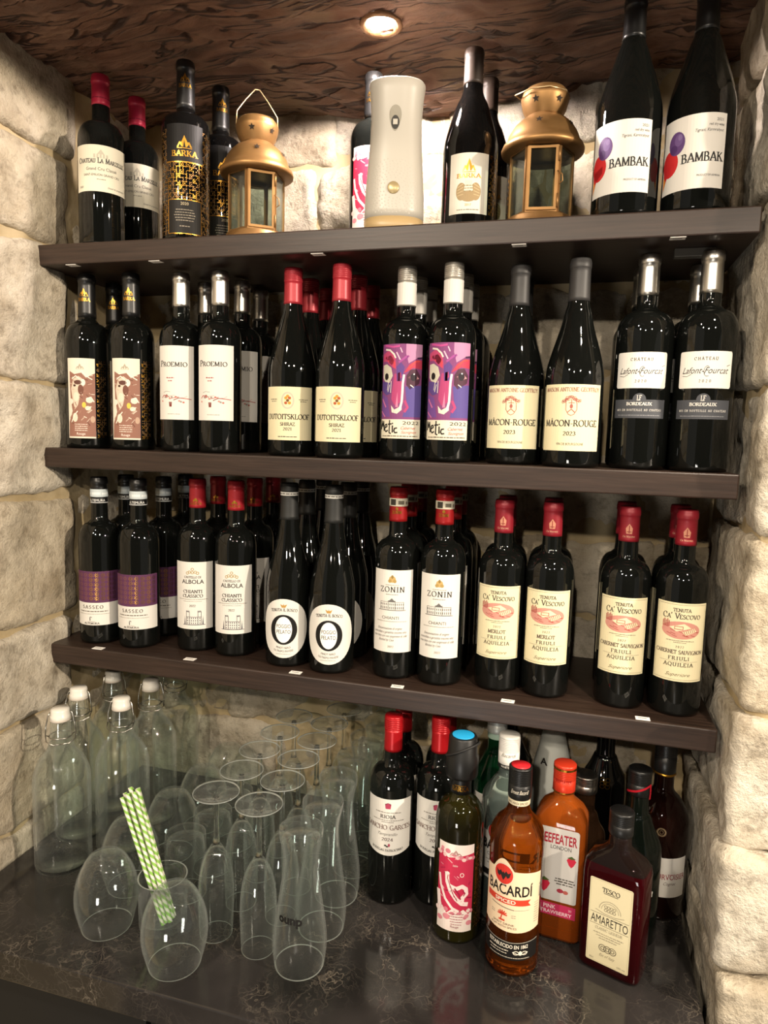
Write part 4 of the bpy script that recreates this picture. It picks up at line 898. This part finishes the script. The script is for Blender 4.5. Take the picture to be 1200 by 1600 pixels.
p.stroke([(-12, 94), (-14, 86)], 1.6, '#c8402c').rect(-17, 83.5, -8, 86, '#c8402c', 2).dashes(-27, 91, 6, 1.2, '#9a8f80', 1).dashes(-27, 94, 6, 1.2, '#9a8f80', 2).dashes(4, 91, 6, 1.2, '#9a8f80', 3).dashes(4, 94, 6, 1.2, '#9a8f80', 4)
p.text('SPIRIT DRINK', -10, 78.5, 3, '#4a4038', w=32, f='sans').text('RUM WITH SPICES', -10, 74, 3, '#4a4038', w=38, f='sans').rect(43, 118, 46, 134, '#a39a8c', 2).ell(44.5, 137, 1.6, 2.4, '#a39a8c', 2, 8)
for k in range(9): p.dashes(39, 112-k*3.6, 9, .9, '#8a8278', k)
p.build('lettering', l_, rR)
l2 = Pr().poly([(-45, 30)]+[(-45+90*k/16, 30-3*math.sin(PI*k/16)) for k in range(1, 16)]+[(45, 30), (45, 58)]+[(45-90*k/16, 58-3*math.sin(PI*k/16)) for k in range(1, 16)]+[(-45, 58)], '#151312', 0).build('foot_label', rt, rR)
p = Pr().text('ESTABLECIDO EN 1862', -2, 45, 5.4, '#e8e0d0', w=58, f='sans', bold=.015, arc=.0015).dashes(-16, 40, 30, 1.6, '#c9c0b0', 1).dashes(-16, 36, 26, 1.4, '#c9c0b0', 2).stroke([(-44, 56), (0, 53.4), (44, 56)], .6, '#c9c0b0').dashes(0, 30.5, 60, 1, '#c9c0b0', 3)
for k in (-1, 1): p.ring(16+k*6, 39, 4, 2.6, 1, '#e8e0d0', 2, 10).stroke([(16, 36), (16+k*11, 40)], .9, '#e8e0d0')
p.ell(16, 39.5, 2.2, 3, '#e8e0d0', 2, 8).build('lettering', l2, rR)
rt.location = (.808, -.066, 0); rt.rotation_euler.z = math.radians(-2); tag(rt, 'amber spiced rum bottle with cream label and red-topped black cap, front of the counter', 'bottle', SP)
# pink strawberry gin: squarish orange bottle
gt = empty('gin_bottle'); hx, hy = .0385, .030
mk('glass_body', loft([(0, .030, .022, 5), (.002, .036, .0275, 6), (.008, hx, hy, 7), (.18, hx, hy, 7), (.192, .0375, .029, 6), (.206, .030, .0245, 4), (.216, .020, .018, 2.6), (.222, .0150, .0150, 2), (.245, .0145, .0145, 2)]), ORANGE, gt)
screwcap(gt, .228, .272, .0168, pm('orange_red_cap', '#cf3a22', .35, .35))
Pr().rect(-54, 264, 54, 267, 'gold', 0).rect(-54, 229, 54, 231, 'gold', 0).text('BEEFEATER', 0, 246, 5, '#8e1d1a', w=26, f='sans').build('cap_print', gt, .0168)
l_ = Pr().rrect(-30, 66, 30, 182, 4, pm('silver_grey_label', '#c9c5bf', .5), 0).rect(-30, 42, 30, 62, '#c0305a', 0).build('label', gt, 0, flat=hy)
p = Pr().text('BEEFEATER', 0, 158, 15, '#a01d30', w=54, f='sans', bold=.02).text('LONDON', 4, 149, 6, '#3a3634', w=30, f='sans')
for cx, cy, s_ in ((20, 132, 7), (-18, 88, 9)): p.poly([(cx-s_, cy+s_*.5), (cx-s_*.6, cy+s_), (cx+s_*.6, cy+s_), (cx+s_, cy+s_*.5), (cx+s_*.5, cy-s_*.6), (cx, cy-s_*1.1), (cx-s_*.5, cy-s_*.6)], '#c02840', 2).poly([(cx-s_*.9, cy+s_), (cx, cy+s_*1.5), (cx+s_*.9, cy+s_), (cx, cy+s_*.8)], '#4a5a2c', 3)
p.ell(6, 84, 5, 3.4, '#a03040', 2, 12).ell(14, 83, 4, 3, '#b05a50', 2, 12).dashes(12, 102, 28, 2, '#55504a', 1).dashes(12, 98, 30, 2, '#55504a', 2).dashes(12, 94, 24, 2, '#55504a', 3).text('PINK', -8, 53, 6, '#f0d0d6', w=18, f='sans', bold=.02).text('STRAWBERRY', 0, 45, 5.6, '#f0d0d6', w=50, f='sans', bold=.02).text('20', 22, 54, 3.4, '#f0d0d6', f='sans')
p.build('lettering', l_, 0, flat=hy)
gt.location = (.869, .018, 0); gt.rotation_euler.z = math.radians(-6); tag(gt, 'squarish orange strawberry gin bottle with red cap behind the amber rum', 'bottle', SP)
# almond liqueur: flat square-shouldered bottle turned a little to the left
am = empty('liqueur_bottle'); hx, hy = .0435, .027
mk('glass_body', loft([(0, .036, .020, 5), (.003, .0415, .025, 6), (.009, hx, hy, 7), (.150, hx, hy, 7), (.163, .042, .026, 6), (.172, .036, .0235, 4), (.182, .022, .019, 2.6), (.190, .0155, .0155, 2), (.215, .0145, .0145, 2)]), MAROON, am)
am.children[0].data.materials.append(pm('smoky_clear_glass', '#5a4640', .02, trans=.92, ior=1.36))
for q_ in am.children[0].data.polygons: q_.material_index = 1 if q_.center.z > .166 else 0
screwcap(am, .206, .240, .0170, BLACKPL)
l_ = Pr().rrect(-30, 17, 30, 143, 2.5, YELLOWP, 0).build('label', am, 0, flat=hy)
p = Pr().frame(-28.5, 18.5, 28.5, 141.5, .4, '#b9ac84').text('TESCO', 0, 126, 6.5, '#3a342c', w=24).rect(-10, 123.8, 10, 124.6, '#3a342c', 2)
p.ring(0, 100, 15, 14, .9, '#a39a82', 2, 24, 0, 180).ring(0, 100, 12, 11, .7, '#a39a82', 2, 20, 0, 180)
for k in range(8): p.ring(-6+4*(k % 4), 100+5*(k//4), 2, 2, .8, '#8f8670', 2, 8)
p.stroke([(-20, 97), (-8, 94), (8, 94), (20, 97)], 1, '#a39a82').text('AMARETTO', 0, 77, 12.5, '#1d1a17', w=52, f='sans')
p.rect(-27, 91.5, 27, 92.1, '#6a6454', 2).rect(-27, 74.5, 27, 75.1, '#6a6454', 2).text('CLASSIC LIQUEUR', 0, 68, 3.8, '#a39a82', w=38)
for k in range(3): p.dashes(0, 62-k*3.6, 42-k*8, 1.3, '#9a917a', k)
for x in (-7, 0, 7): p.ring(x, 42, 5, 5, 1.1, '#7a725e', 2, 14).ring(x, 42, 2.4, 2.4, 1, '#7a725e', 2, 10)
p.text('Est of Italy', 0, 29, 4.4, '#8f8670', w=22, f='sans', shear=.45).text('50cl', -22, 21, 2.6, '#6a6454', f='sans').text('15% vol', 20, 21, 2.6, '#6a6454', f='sans').build('lettering', l_, 0, flat=hy)
am.location = (.950, -.036, 0); am.rotation_euler.z = math.radians(-20); tag(am, 'flat dark red liqueur bottle with cream label, front right of the counter', 'bottle', SP)
def simple(name, prof, mat, loc, label, az=0):
    r_ = empty(name, loc, math.radians(az)); mk('glass_body', lathe(prof, 44), mat, r_); tag(r_, label, 'bottle', SP); return r_
def shape(r, hb, hn, rn, H, k=5):
    return [(0, .004), (r*.6, .003), (r*.88, 0), (r, .006), (r, hb*.5), (r, hb)]+interp([(r, hb), (r*.96, hb+(hn-hb)*.25), (r*.72, hb+(hn-hb)*.55), (rn*1.25, hb+(hn-hb)*.85), (rn, hn), (rn, H)], k)[1:]+[(0, H)]
# green gin
g = simple('gin_bottle', shape(.039, .165, .235, .0150, .285), GREENG, (.755, .120, 0), 'dark green gin bottle behind the red label bottle', 8)
screwcap(g, .262, .293, .0168, pm('pearl_cap', '#c9ccc6', .4, .3)); Pr().rect(-50, 252, 50, 262, '#9fb8a8', 0).build('neck_band', g, .0152)
l_ = Pr().rect(-40, 90, 40, 164, WHITEP, 0).build('label', g, .039)
Pr().text('Gordon', 6, 126, 16, '#26332c', w=56, f='sans', shear=.4).ring(-16, 134, 12, 15, 1.2, '#26332c', 3, 24, 40, 330).dashes(0, 112, 50, 3, '#26332c', 2).build('lettering', l_, .039)
# white rum
g = simple('rum_bottle', shape(.0385, .19, .238, .0145, .290), AQUA, (.783, .034, 0), 'clear white rum bottle with white cap behind the amber rum', 4)
c_ = screwcap(g, .250, .298, .0165, pm('white_cap', '#dcd9d2', .45)); Pr().rect(-52, 246, 52, 253, '#20201f', 0).text('WHITE RUM', 0, 248, 3.6, '#e8e4da', w=24, f='sans', layer=2).build('neck_band', g, .0166); Pr().text('Bacardi', 0, 266, 6, '#8a8780', w=24, f='sans', shear=.5).build('signature', c_, .0166)
l_ = Pr().rect(-46, 74, 46, 150, WHITEP, 0).ell(-13, 150, 16, 16, WHITEP, 0, 28, 0, 180).build('label', g, .0385)
Pr().ell(-13, 152, 14.5, 15, '#2a2422', 1, 28).ell(-13, 152, 13.5, 14, '#c8352c', 2, 28).poly([(-23, 157), (-13, 153), (-3, 157), (-6, 149), (-13, 143), (-20, 149)], '#2a2422', 3).text('BACARDÍ', -2, 122, 15, '#1c1917', w=70, f='sans', bold=.03).text('CARTA BLANCA', -2, 112, 5, '#2a2622', w=52, f='sans').dashes(-2, 104, 56, 1.4, '#8a8278', 2).dashes(-2, 99, 50, 1.4, '#8a8278', 4).poly([(-38, 88), (30, 92), (34, 82), (-34, 78)], '#1c1917', 2).build('lettering', l_, .0385)
# hidden dark bottle
g = simple('spirit_bottle', shape(.036, .17, .228, .0150, .27), DGLASS, (.772, .200, 0), 'dark bottle mostly hidden behind the white rum'); screwcap(g, .25, .283, .017, pm('dark_green_cap', '#1c2420', .4))
# frosted white coconut rum
g = simple('rum_bottle', shape(.040, .13, .275, .0155, .292), FROST, (.848, .168, 0), 'frosted white bottle behind the orange gin bottle'); screwcap(g, .280, .312, .017, pm('white_cap', '#dcd9d2', .45))
Pr().text('A', -14, 205, 12, '#2a2826', f='sans', bold=.03).build('lettering', g, .031)
# silver capped brown bottle
g = simple('spirit_bottle', shape(.036, .12, .170, .0170, .200), pm('brown_clear_glass', '#6a4a34', .03, trans=.85, ior=1.36), (.902, .088, 0), 'clear brown bottle with flat silver cap behind the liqueur bottle'); screwcap(g, .198, .226, .0190, SILVER)
# black cream liqueur with gold knot
g = simple('liqueur_bottle', shape(.037, .165, .225, .0155, .290), BGLASS, (.936, .190, 0), 'tall black bottle with a gold knot emblem on its shoulder'); screwcap(g, .27, .300, .017, BLACKFOIL)
p = Pr()
for sx_ in (-1, 1):
    for sy_ in (-1, 0, 1): p.ring(sx_*4.2, 182+sy_*6, 3.6, 3.4, 1.0, 'gold', 2, 14)
p.ring(0, 182, 2, 2, .9, 'gold', 2, 10).build('gold_emblem', g, .0375)
# coffee liqueur with red neck tab
g = simple('liqueur_bottle', shape(.0385, .135, .205, .0155, .255), pm('very_dark_green_glass', '#0c120e', .03), (.979, .046, 0), 'dark liqueur bottle with a torn red strip at its neck'); screwcap(g, .228, .268, .0170, BLACKFOIL)
Pr().stroke([(-24, 232), (-6, 238), (12, 246), (17, 248)], 3.2, '#b01828', 0).stroke([(17, 248), (18, 236), (17, 226)], 4.4, '#b01828', 0).build('red_strip', g, .0176)
Pr().text('a', 24, 84, 13, '#e8e4da', f='sans', shear=.35, bold=.02).build('lettering', g, .0385)
# cognac
g = simple('cognac_bottle', [(0, .004), (.03, .003), (.041, 0), (.0435, .007), (.0435, .10)]+interp([(.0435, .10), (.0445, .135), (.0405, .165), (.028, .188), (.0165, .202), (.0150, .22), (.0148, .285)], 5)[1:]+[(0, .285)], COGNAC, (1.0245, .128, 0), 'round-shouldered cognac bottle with white label, beside the right pier', 8)
c_ = screwcap(g, .232, .293, .0168, BLACKFOIL); mk('gold_ring', lathe([(.0160, .228), (.0172, .229), (.0172, .2315), (.0160, .2325)], 32), GOLD, g)
l_ = Pr().rect(-40, 42, 36, 108, WHITEP, 0).build('label', g, .0437)
Pr().text('COURVOISIER', 4, 72, 9, '#8e3038', w=62, f='sans', bold=.005).text('Cognac', 8, 63, 5, '#6a5a56', w=20, f='sans', shear=.4).dashes(10, 80, 12, 1.4, '#b08a88', 1).build('lettering', l_, .0437)
Pr().ring(-10, 150, 6, 6, 2.4, '#6a5a44', 1, 18).ring(-10, 150, 2.6, 3, .8, '#6a5a44', 1, 12).build('seal', g, .0437)

# ------------------------------------------------------------------ lanterns
def star(r): return [(r*(1 if k % 2 == 0 else .42)*math.sin(k*PI/5), r*(1 if k % 2 == 0 else .42)*math.cos(k*PI/5)) for k in range(10)]
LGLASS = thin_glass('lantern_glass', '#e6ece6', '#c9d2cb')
def lantern(loc, az, up, label):
    r_ = empty('lantern', loc, math.radians(az)); tag(r_, label, 'lantern', 'brass lanterns on the top shelf'); r_.scale = (.95,)*3
    mk('base', lathe([(0, .002), (.050, .002), (.055, 0), (.0575, .002), (.0575, .006), (.0555, .009), (.053, .012), (.0525, .017), (.050, .019), (0, .019)], 48), BRASS, r_)
    Rh = .0475; ap = Rh*math.cos(PI/6); z0, z1 = .019, .118
    for k in range(6):
        a = k*PI/3-PI/2; ca, sa = math.cos(a), math.sin(a)
        M = Matrix.Translation((ap*ca, ap*sa, 0)) @ Matrix.Rotation(a+PI/2, 4, 'Z'); hw = Rh/2
        b = .0035
        fr = join(box(-hw, -hw+b, -.002, .002, z0, z1), box(hw-b, hw, -.002, .002, z0, z1), box(-hw+b, hw-b, -.002, .002, z0, z0+b), box(-hw+b, hw-b, -.002, .002, z1-b, z1))
        if k == 0: fr = join(fr, box(-hw+.0015, -hw+.0055, -.0045, -.002, z0+.003, z1-.003), box(hw-.0055, hw-.0015, -.0045, -.002, z0+.003, z1-.003), box(-hw+.0055, hw-.0055, -.0045, -.002, z0+.003, z0+.007), box(-hw+.0055, hw-.0055, -.0045, -.002, z1-.007, z1-.003))
        f = mk('door_frame' if k == 0 else 'side_frame', xf(fr, M), BRASS, r_, False)
        mk('pane', xf(box(-hw+b, hw-b, -.0006, .0006, z0+b, z1-b), M), LGLASS, f, False)
        if k == 0:
            [mk('hinge', xf(tube([(hw, -.005, z), (hw, -.005, z+.020)], .0016), M), BRASS, f) for z in (z0+.006, z1-.026)]
            mk('latch', xf(tube([(hw-.002, -.006, z0+.058), (hw+.005, -.009, z0+.052), (hw+.006, -.010, z0+.042), (hw+.001, -.008, z0+.038)], .0009, 6), M), BRASS, f)
    roof = mk('roof', lathe([(.044, .116), (.060, .117), (.0632, .119), (.0638, .123), (.0615, .128), (.0575, .132), (.0555, .137), (.0520, .146), (.0455, .156), (.0370, .164), (.0300, .168), (.0280, .171), (0, .171)], 56), BRASS, r_)
    cup = mk('chimney_cup', lathe([(.026, .169), (.0275, .172), (.0330, .182), (.0362, .195), (.0368, .200), (.0340, .2035), (.0345, .2055), (.0300, .211), (.0180, .2155), (0, .217)], 48), BRASS, r_)
    dark = ink('#2a2119')
    for prt, rr, z, s_, aa in ((roof, .0500, .150, .0060, (-100, -40, 20, 80)), (cup, .0345, .188, .0060, (-115, -55, 5))):
        for d in aa:
            t = math.radians(d); dr = Vector((math.cos(t), math.sin(t), 0)); tn = Vector((-math.sin(t), math.cos(t), 0)); upv = Vector((0, 0, 1)); sl = (.55 if prt is roof else -.45)
            n = (dr + upv*sl).normalized(); u2 = n.cross(tn).normalized(); u2 = u2 if u2.z > 0 else -u2
            mk('star_hole', ([dr*rr+Vector((0, 0, z))+n*.0012+tn*x+u2*y for x, y in star(s_)], [tuple(range(10))]), dark, prt, False)
    if up: pts = [(-.0360, 0, .200), (-.0350, 0, .222), (-.0200, 0, .243), (-.004, 0, .262), (.004, 0, .262), (.0200, 0, .243), (.0350, 0, .222), (.0360, 0, .200)]
    else: pts = [(.0375, .004, .200), (.030, -.022, .2015), (.005, -.0385, .201), (-.022, -.036, .2005), (-.044, -.016, .201), (-.046, -.008, .204), (-.038, .004, .203)]
    mk('wire_handle', tube(pts, .0011, 8), pm('handle_wire', '#c9b187', .35, .8), r_)
lantern((.320, .078, Z1), 36, True, 'brass star lantern with raised wire handle, left one of the two')
lantern((.784, .078, Z1), 6, False, 'brass star lantern with its wire handle folded down, right one of two')
# ------------------------------------------------------------------ air freshener
af = empty('air_freshener', (.566, .050, Z1), math.radians(12)); tag(af, 'white waisted automatic air freshener standing in the middle of the top shelf', 'air freshener')
APL = pm('cream_white_plastic', '#b3aea3', .38); TAN = pm('tan_plastic', '#b49a6e', .4)
prof = [(0.018, .0455), (.05, .0452), (.09, .0425), (.13, .0395), (.165, .0385), (.195, .0400), (.214, .0425)]
def afw(z):
    for (a, b), (c, d) in zip(prof, prof[1:]):
        if a <= z <= c: return b+(d-b)*(z-a)/(c-a)
    return prof[-1][1]
mk('base_band', loft([(0, .0435, .036, 2.4), (.002, .0455, .0375, 2.4), (.018, .0455, .0375, 2.4)], 56), TAN, af)
mk('shell', loft([(z, hx, hx*.82, 2.4) for z, hx in [(.018+.196*k/16, afw(.018+.196*k/16)) for k in range(17)]]+[(.2155, .0415, .034, 2.4), (.2158, .038, .031, 2.4)], 56), APL, af)
def afs(x, z, off=.0003):
    hx = afw(z); y = -(hx*.82+off)*(1-min(1, abs(x)/hx)**2.4)**(1/2.4); return Vector((x, y, z))
def patch(pts, off): return [afs(x, z, off) for x, z in pts]
drop = [(.0085*math.sin(2*PI*k/24)*(1-.35*math.cos(2*PI*k/24)), .158-.0185*math.cos(2*PI*k/24)) for k in range(24)]
nz = mk('nozzle_recess', (patch([(x, z) for x, z in drop], .0003), [tuple(range(24))]), pm('grey_recess', '#8f8a7c', .5), af, False)
mk('nozzle_window', (patch([(.006*math.sin(2*PI*k/20), .152-.010*math.cos(2*PI*k/20)) for k in range(20)], .0007), [tuple(range(20))]), pm('dark_window', '#2b2925', .4), nz, False)
mk('nozzle', xf(box(-.0035, .0035, -.0012, .0012, -.004, .004, .0006), Matrix.Translation(afs(0, .152, .0012))), pm('pale_nozzle', '#b7b2a6', .4), nz, False)
mk('button', xf(lathe([(0, .0022), (.0080, .0020), (.0088, .0012), (.0090, -.002)], 28), Matrix.Translation(afs(0, .058, 0)) @ Matrix.Rotation(PI/2, 4, 'X')), pm('gold_button', '#b3a077', .35, .4), af)
V, F = [], []
for ring_ in range(1, 9):
    for k in range(10+ring_*5):
        a = 2*PI*k/(10+ring_*5)+ring_*.13; x, z = (.011+ring_*.0040)*math.cos(a), .058+(.011+ring_*.0040)*math.sin(a)
        if abs(x) < .038 and .022 < z < .10:
            b0 = len(V); V.append(afs(x, z, .0007)); V += [afs(x+.0011*math.cos(q*PI/3), z+.0011*math.sin(q*PI/3), 0) for q in range(6)]
            F += [(b0, b0+1+q, b0+1+(q+1) % 6) for q in range(6)]
dm = mk('dimple_texture', (V, F), APL, af); dm['kind'] = 'stuff'

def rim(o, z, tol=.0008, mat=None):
    """paints the rim faces pale, for the light a glass edge catches"""
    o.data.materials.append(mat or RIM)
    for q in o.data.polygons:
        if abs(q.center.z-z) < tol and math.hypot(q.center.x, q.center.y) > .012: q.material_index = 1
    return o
# ------------------------------------------------------------------ swing-top bottles
def hollow(outer, wall, rim_r=None):
    """closed glass wall from an outer (r, z) profile running base to rim"""
    inn = [(max(.0008, r-wall), z) for r, z in outer if z > wall*2.0]
    return [(0, outer[0][1])]+outer+[((outer[-1][0]+inn[-1][0])/2, outer[-1][1]+wall*.4)]+inn[::-1]+[(0, max(inn[0][1]-.0005, wall*1.6))]
def make_swing():
    r_ = empty('swing_top_bottle'); R = .0462
    out = [(R*.86, 0), (R*.97, .002), (R, .008), (R, .08), (R, .150)]+interp([(R, .150), (R*.965, .168), (R*.78, .190), (R*.52, .206), (.0195, .220), (.0170, .232), (.0160, .252), (.0158, .258)], 4)[1:]
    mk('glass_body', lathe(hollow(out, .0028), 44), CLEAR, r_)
    mk('stopper', lathe([(0, .2585), (.0125, .2585), (.0150, .2605), (.0162, .263), (.0162, .268), (.0150, .2695), (.0150, .277), (.0135, .280), (0, .2805)], 32), pm('white_ceramic', '#dedad0', .25), r_)
    mk('gasket', lathe([(.0135, .2590), (.0165, .2590), (.0168, .2605), (.0165, .2620), (.0135, .2620)], 28), pm('pale_rubber', '#b5aca0', .6), r_)
    W_ = pm('bright_wire', '#b9b6ae', .25, 1)
    mk('wire_bail', join(tube([(.0184*math.cos(2*PI*k/28), .0184*math.sin(2*PI*k/28), .232) for k in range(28)], .0010, 6, True),
        *[tube([(s*.0184, 0, .232), (s*.0235, -.003, .236), (s*.0225, -.004, .252), (s*.0185, -.001, .270), (s*.0150, 0, .274)], .0011, 6) for s in (-1, 1)],
        *[tube([(s*.0235, -.003, .236), (s*.0225, -.012, .228), (s*.012, -.0205, .224), (0, -.021, .224)], .0010, 6) for s in (-1, 1)]), W_, r_)
    return r_
PROTO['swing'] = {'o': make_swing()}
for x, y, az, d in ((.036, -.078, 40, 'nearest the front left corner'), (-.0005, .012, 20, 'second along the left wall'), (.102, -.003, 15, 'second in front, beside the stemless glasses'), (.097, .093, 35, 'third along its inner row'), (.001, .108, 60, 'third along the left wall'), (.088, .190, 25, 'farthest back by the back wall')):
    put('swing', x, y, 0, az, 'empty clear swing-top bottle with white stopper, '+d, 'empty swing-top bottles')
# ------------------------------------------------------------------ upturned glasses
def inv(name, vf, H): return [(x, -y, H-z) for x, y, z in vf[0]], vf[1]
def make_flute():
    H = .226; r_ = empty('champagne_flute')
    f_ = mk('foot', inv('', lathe([(0, .0005), (.030, 0), (.0340, .0006), (.0345, .0016), (.033, .0026), (.018, .0042), (.007, .0075), (.0048, .0105), (0, .0105)], 44), H), CLEAR, r_)
    f_.data.materials.append(RIM)
    for q in f_.data.polygons:
        if math.hypot(q.center.x, q.center.y) > .0333: q.material_index = 1
    mk('stem', inv('', lathe([(0, .01055), (.0047, .01055), (.0040, .020), (.0036, .045), (.0040, .070), (.0054, .0815), (0, .0815)], 20), H), SOLID, r_)
    out = interp([(.0054, .0816), (.0110, .0900), (.0185, .104), (.0240, .125), (.0266, .150), (.0268, .175), (.0256, .205), (.0245, .226)], 4)
    inn = [(max(r-.0012, .0015), z) for r, z in out if z > .092]
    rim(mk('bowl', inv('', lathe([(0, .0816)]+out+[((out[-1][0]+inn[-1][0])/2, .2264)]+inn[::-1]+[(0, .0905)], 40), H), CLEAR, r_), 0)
    return r_
PROTO['flute'] = {'o': make_flute()}
fn = ['nearest the front', 'second from the front', 'third from the front', 'fourth from the front', 'fifth from the front', 'farthest back']
for x, ys, side in ((.373, (-.150, -.077, -.004, .069, .142), 'left'), (.4475, (-.160, -.087, -.014, .059, .132, .205), 'right')):
    for k, y in enumerate(ys): put('flute', x+(.004 if k % 2 else 0), y, .0004, k*37, f'upturned champagne flute in the {side} row, {fn[k]}', 'upturned champagne flutes', 'glass')
def one(name, prof, n, H): 
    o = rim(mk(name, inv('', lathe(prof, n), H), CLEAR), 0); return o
H = .208
out = [(.0285, 0), (.0305, .0015), (.0312, .006), (.0305, .014)]+interp([(.0305, .014), (.0265, .032), (.0248, .050), (.0262, .075), (.0310, .110), (.0362, .145), (.0385, .170), (.0378, .190), (.0355, .208)], 4)[1:]
inn = [(r-.0022, z) for r, z in out if z > .016]
PROTO['curvy'] = {'o': one('beer_glass', [(0, .002), (.018, .002)]+out+[(.0345, .2086)]+inn[::-1]+[(0, .0150)], 44, H)}
for k, y in enumerate((-.168, -.090, -.012, .066, .144, .222)):
    o = put('curvy', .5165+(.003 if k % 2 else 0), y, .0007, k*30, f'upturned waisted beer glass with thick foot, {fn[k]}', 'upturned beer glasses', 'glass')
    if k == 0: curvy0 = o
pr = Pr().text('duno', 0, 92, 13, '#191716', w=36, f='sans', bold=.04, arc=-.004, flip=True).build('printed_logo', curvy0, .0345); pr.rotation_euler.z = -.05
def stemless():
    out = interp([(.0190, .0), (.0235, .0012), (.0320, .012), (.0420, .035), (.0462, .058), (.0455, .078), (.0410, .098), (.0368, .114)], 5)
    inn = [(r-.0014, z) for r, z in out if z > .0045]
    return [(0, .0015), (.012, .0012)]+out+[(.0360, .1145)]+inn[::-1]+[(0, .0040)]
PROTO['stemless'] = {'o': one('stemless_wine_glass', stemless(), 48, .114)}
for x, y, d in ((.207, -.186, 'nearest the front left'), (.347, -.221, 'at the front, before the green straws'), (.182, -.094, 'second in the left row'), (.199, .004, 'third in the left row'), (.204, .101, 'fourth in the left row'), (.206, .198, 'farthest back in the left row')):
    put('stemless', x, y, .0006, 0, 'upturned round stemless wine glass, '+d, 'upturned stemless wine glasses', 'glass')
def tumb(R=.0330, H=.104):
    out = [(R*.90, 0), (R*.97, .0015), (R*.985, .005), (R, .04), (R*1.02, .08), (R*1.03, H)]
    return [(0, .0018), (R*.7, .0018)]+out+[(R*1.01, H+.0005)]+[(R*1.03-.0017, H), (R*1.02-.0017, .08), (R-.0019, .04), (R*.975-.0025, .013), (R*.7, .0105), (0, .010)]
PROTO['tumbler'] = {'o': one('tumbler', tumb(), 40, .104)}
for x, y, d in ((.2795, -.083, 'behind the glass of straws'), (.287, -.008, 'second behind the glass of straws'), (.290, .066, 'third behind the glass of straws'), (.292, .140, 'fourth behind the glass of straws')):
    put('tumbler', x, y, .0006, 0, 'upturned straight tumbler, '+d, 'upturned tumblers', 'glass')
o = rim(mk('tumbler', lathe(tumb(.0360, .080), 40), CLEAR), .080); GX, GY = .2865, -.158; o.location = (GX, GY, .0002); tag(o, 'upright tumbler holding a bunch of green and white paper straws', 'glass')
# ------------------------------------------------------------------ paper straws
GRN = pm('lime_green_paper', '#86b84a', .7); WPA = pm('straw_white_paper', '#e2ddd0', .7)
def straw_mesh(L=.198, r=.0034, n=12, m=96):
    V, F, I = [], [], []
    for j in range(m+1):
        for i in range(n): a = 2*PI*i/n; V.append((r*math.cos(a), r*math.sin(a), L*j/m))
    for j in range(m):
        for i in range(n):
            F.append((j*n+i, j*n+(i+1) % n, (j+1)*n+(i+1) % n, (j+1)*n+i)); I.append(1 if (i+j*1) % 6 < 3 else 0)
    k = len(V)
    for j in (m, m-3):
        for i in range(n): a = 2*PI*i/n; V.append((r*.86*math.cos(a), r*.86*math.sin(a), L*j/m))
    for i in range(n): F.append((m*n+i, m*n+(i+1) % n, k+(i+1) % n, k+i)); I.append(0); F.append((k+i, k+(i+1) % n, k+n+(i+1) % n, k+n+i)); I.append(0)
    F.append(tuple(k+n+i for i in range(n))); I.append(0)
    return V, F, I
V, F, I = straw_mesh()
first = None
foot = Vector((GX+.018, GY-.006, .0140)); top = Vector((.214, -.132, .188))
ax0 = (top-foot).normalized(); s1 = ax0.cross(Vector((0, 1, 0))).normalized(); s2 = ax0.cross(s1).normalized()
if s1.x < 0: s1 = -s1
LAB = ['front left', 'front middle', 'front right', 'middle left', 'centre, standing tallest', 'middle right', 'back left', 'back right']
for k, (a, b, sh) in enumerate(((-1, -1, 0), (0, -1, .002), (1, -1, .001), (-1, 0, .003), (0, 0, .008), (1, 0, .002), (-.5, 1, .004), (.5, 1, .001))):
    f_ = foot+s1*(a*.0072-.003)+Vector((0, b*.0074, 0)); t_ = top+s1*(a*.0125)+Vector((0, b*.0090, 0)); ax = (t_-f_).normalized()
    if first is None: o = mk('paper_straw', (V, F), None, mats=[WPA, GRN], midx=I); first = o
    else: o = first.copy(); C.objects.link(o)
    o.location = f_+ax*max(0, sh); o.rotation_mode = 'QUATERNION'; o.rotation_quaternion = ax.to_track_quat('Z', 'Y')
    tag(o, 'green and white paper straw in the tumbler, '+LAB[k], 'straw', 'bunch of paper straws')
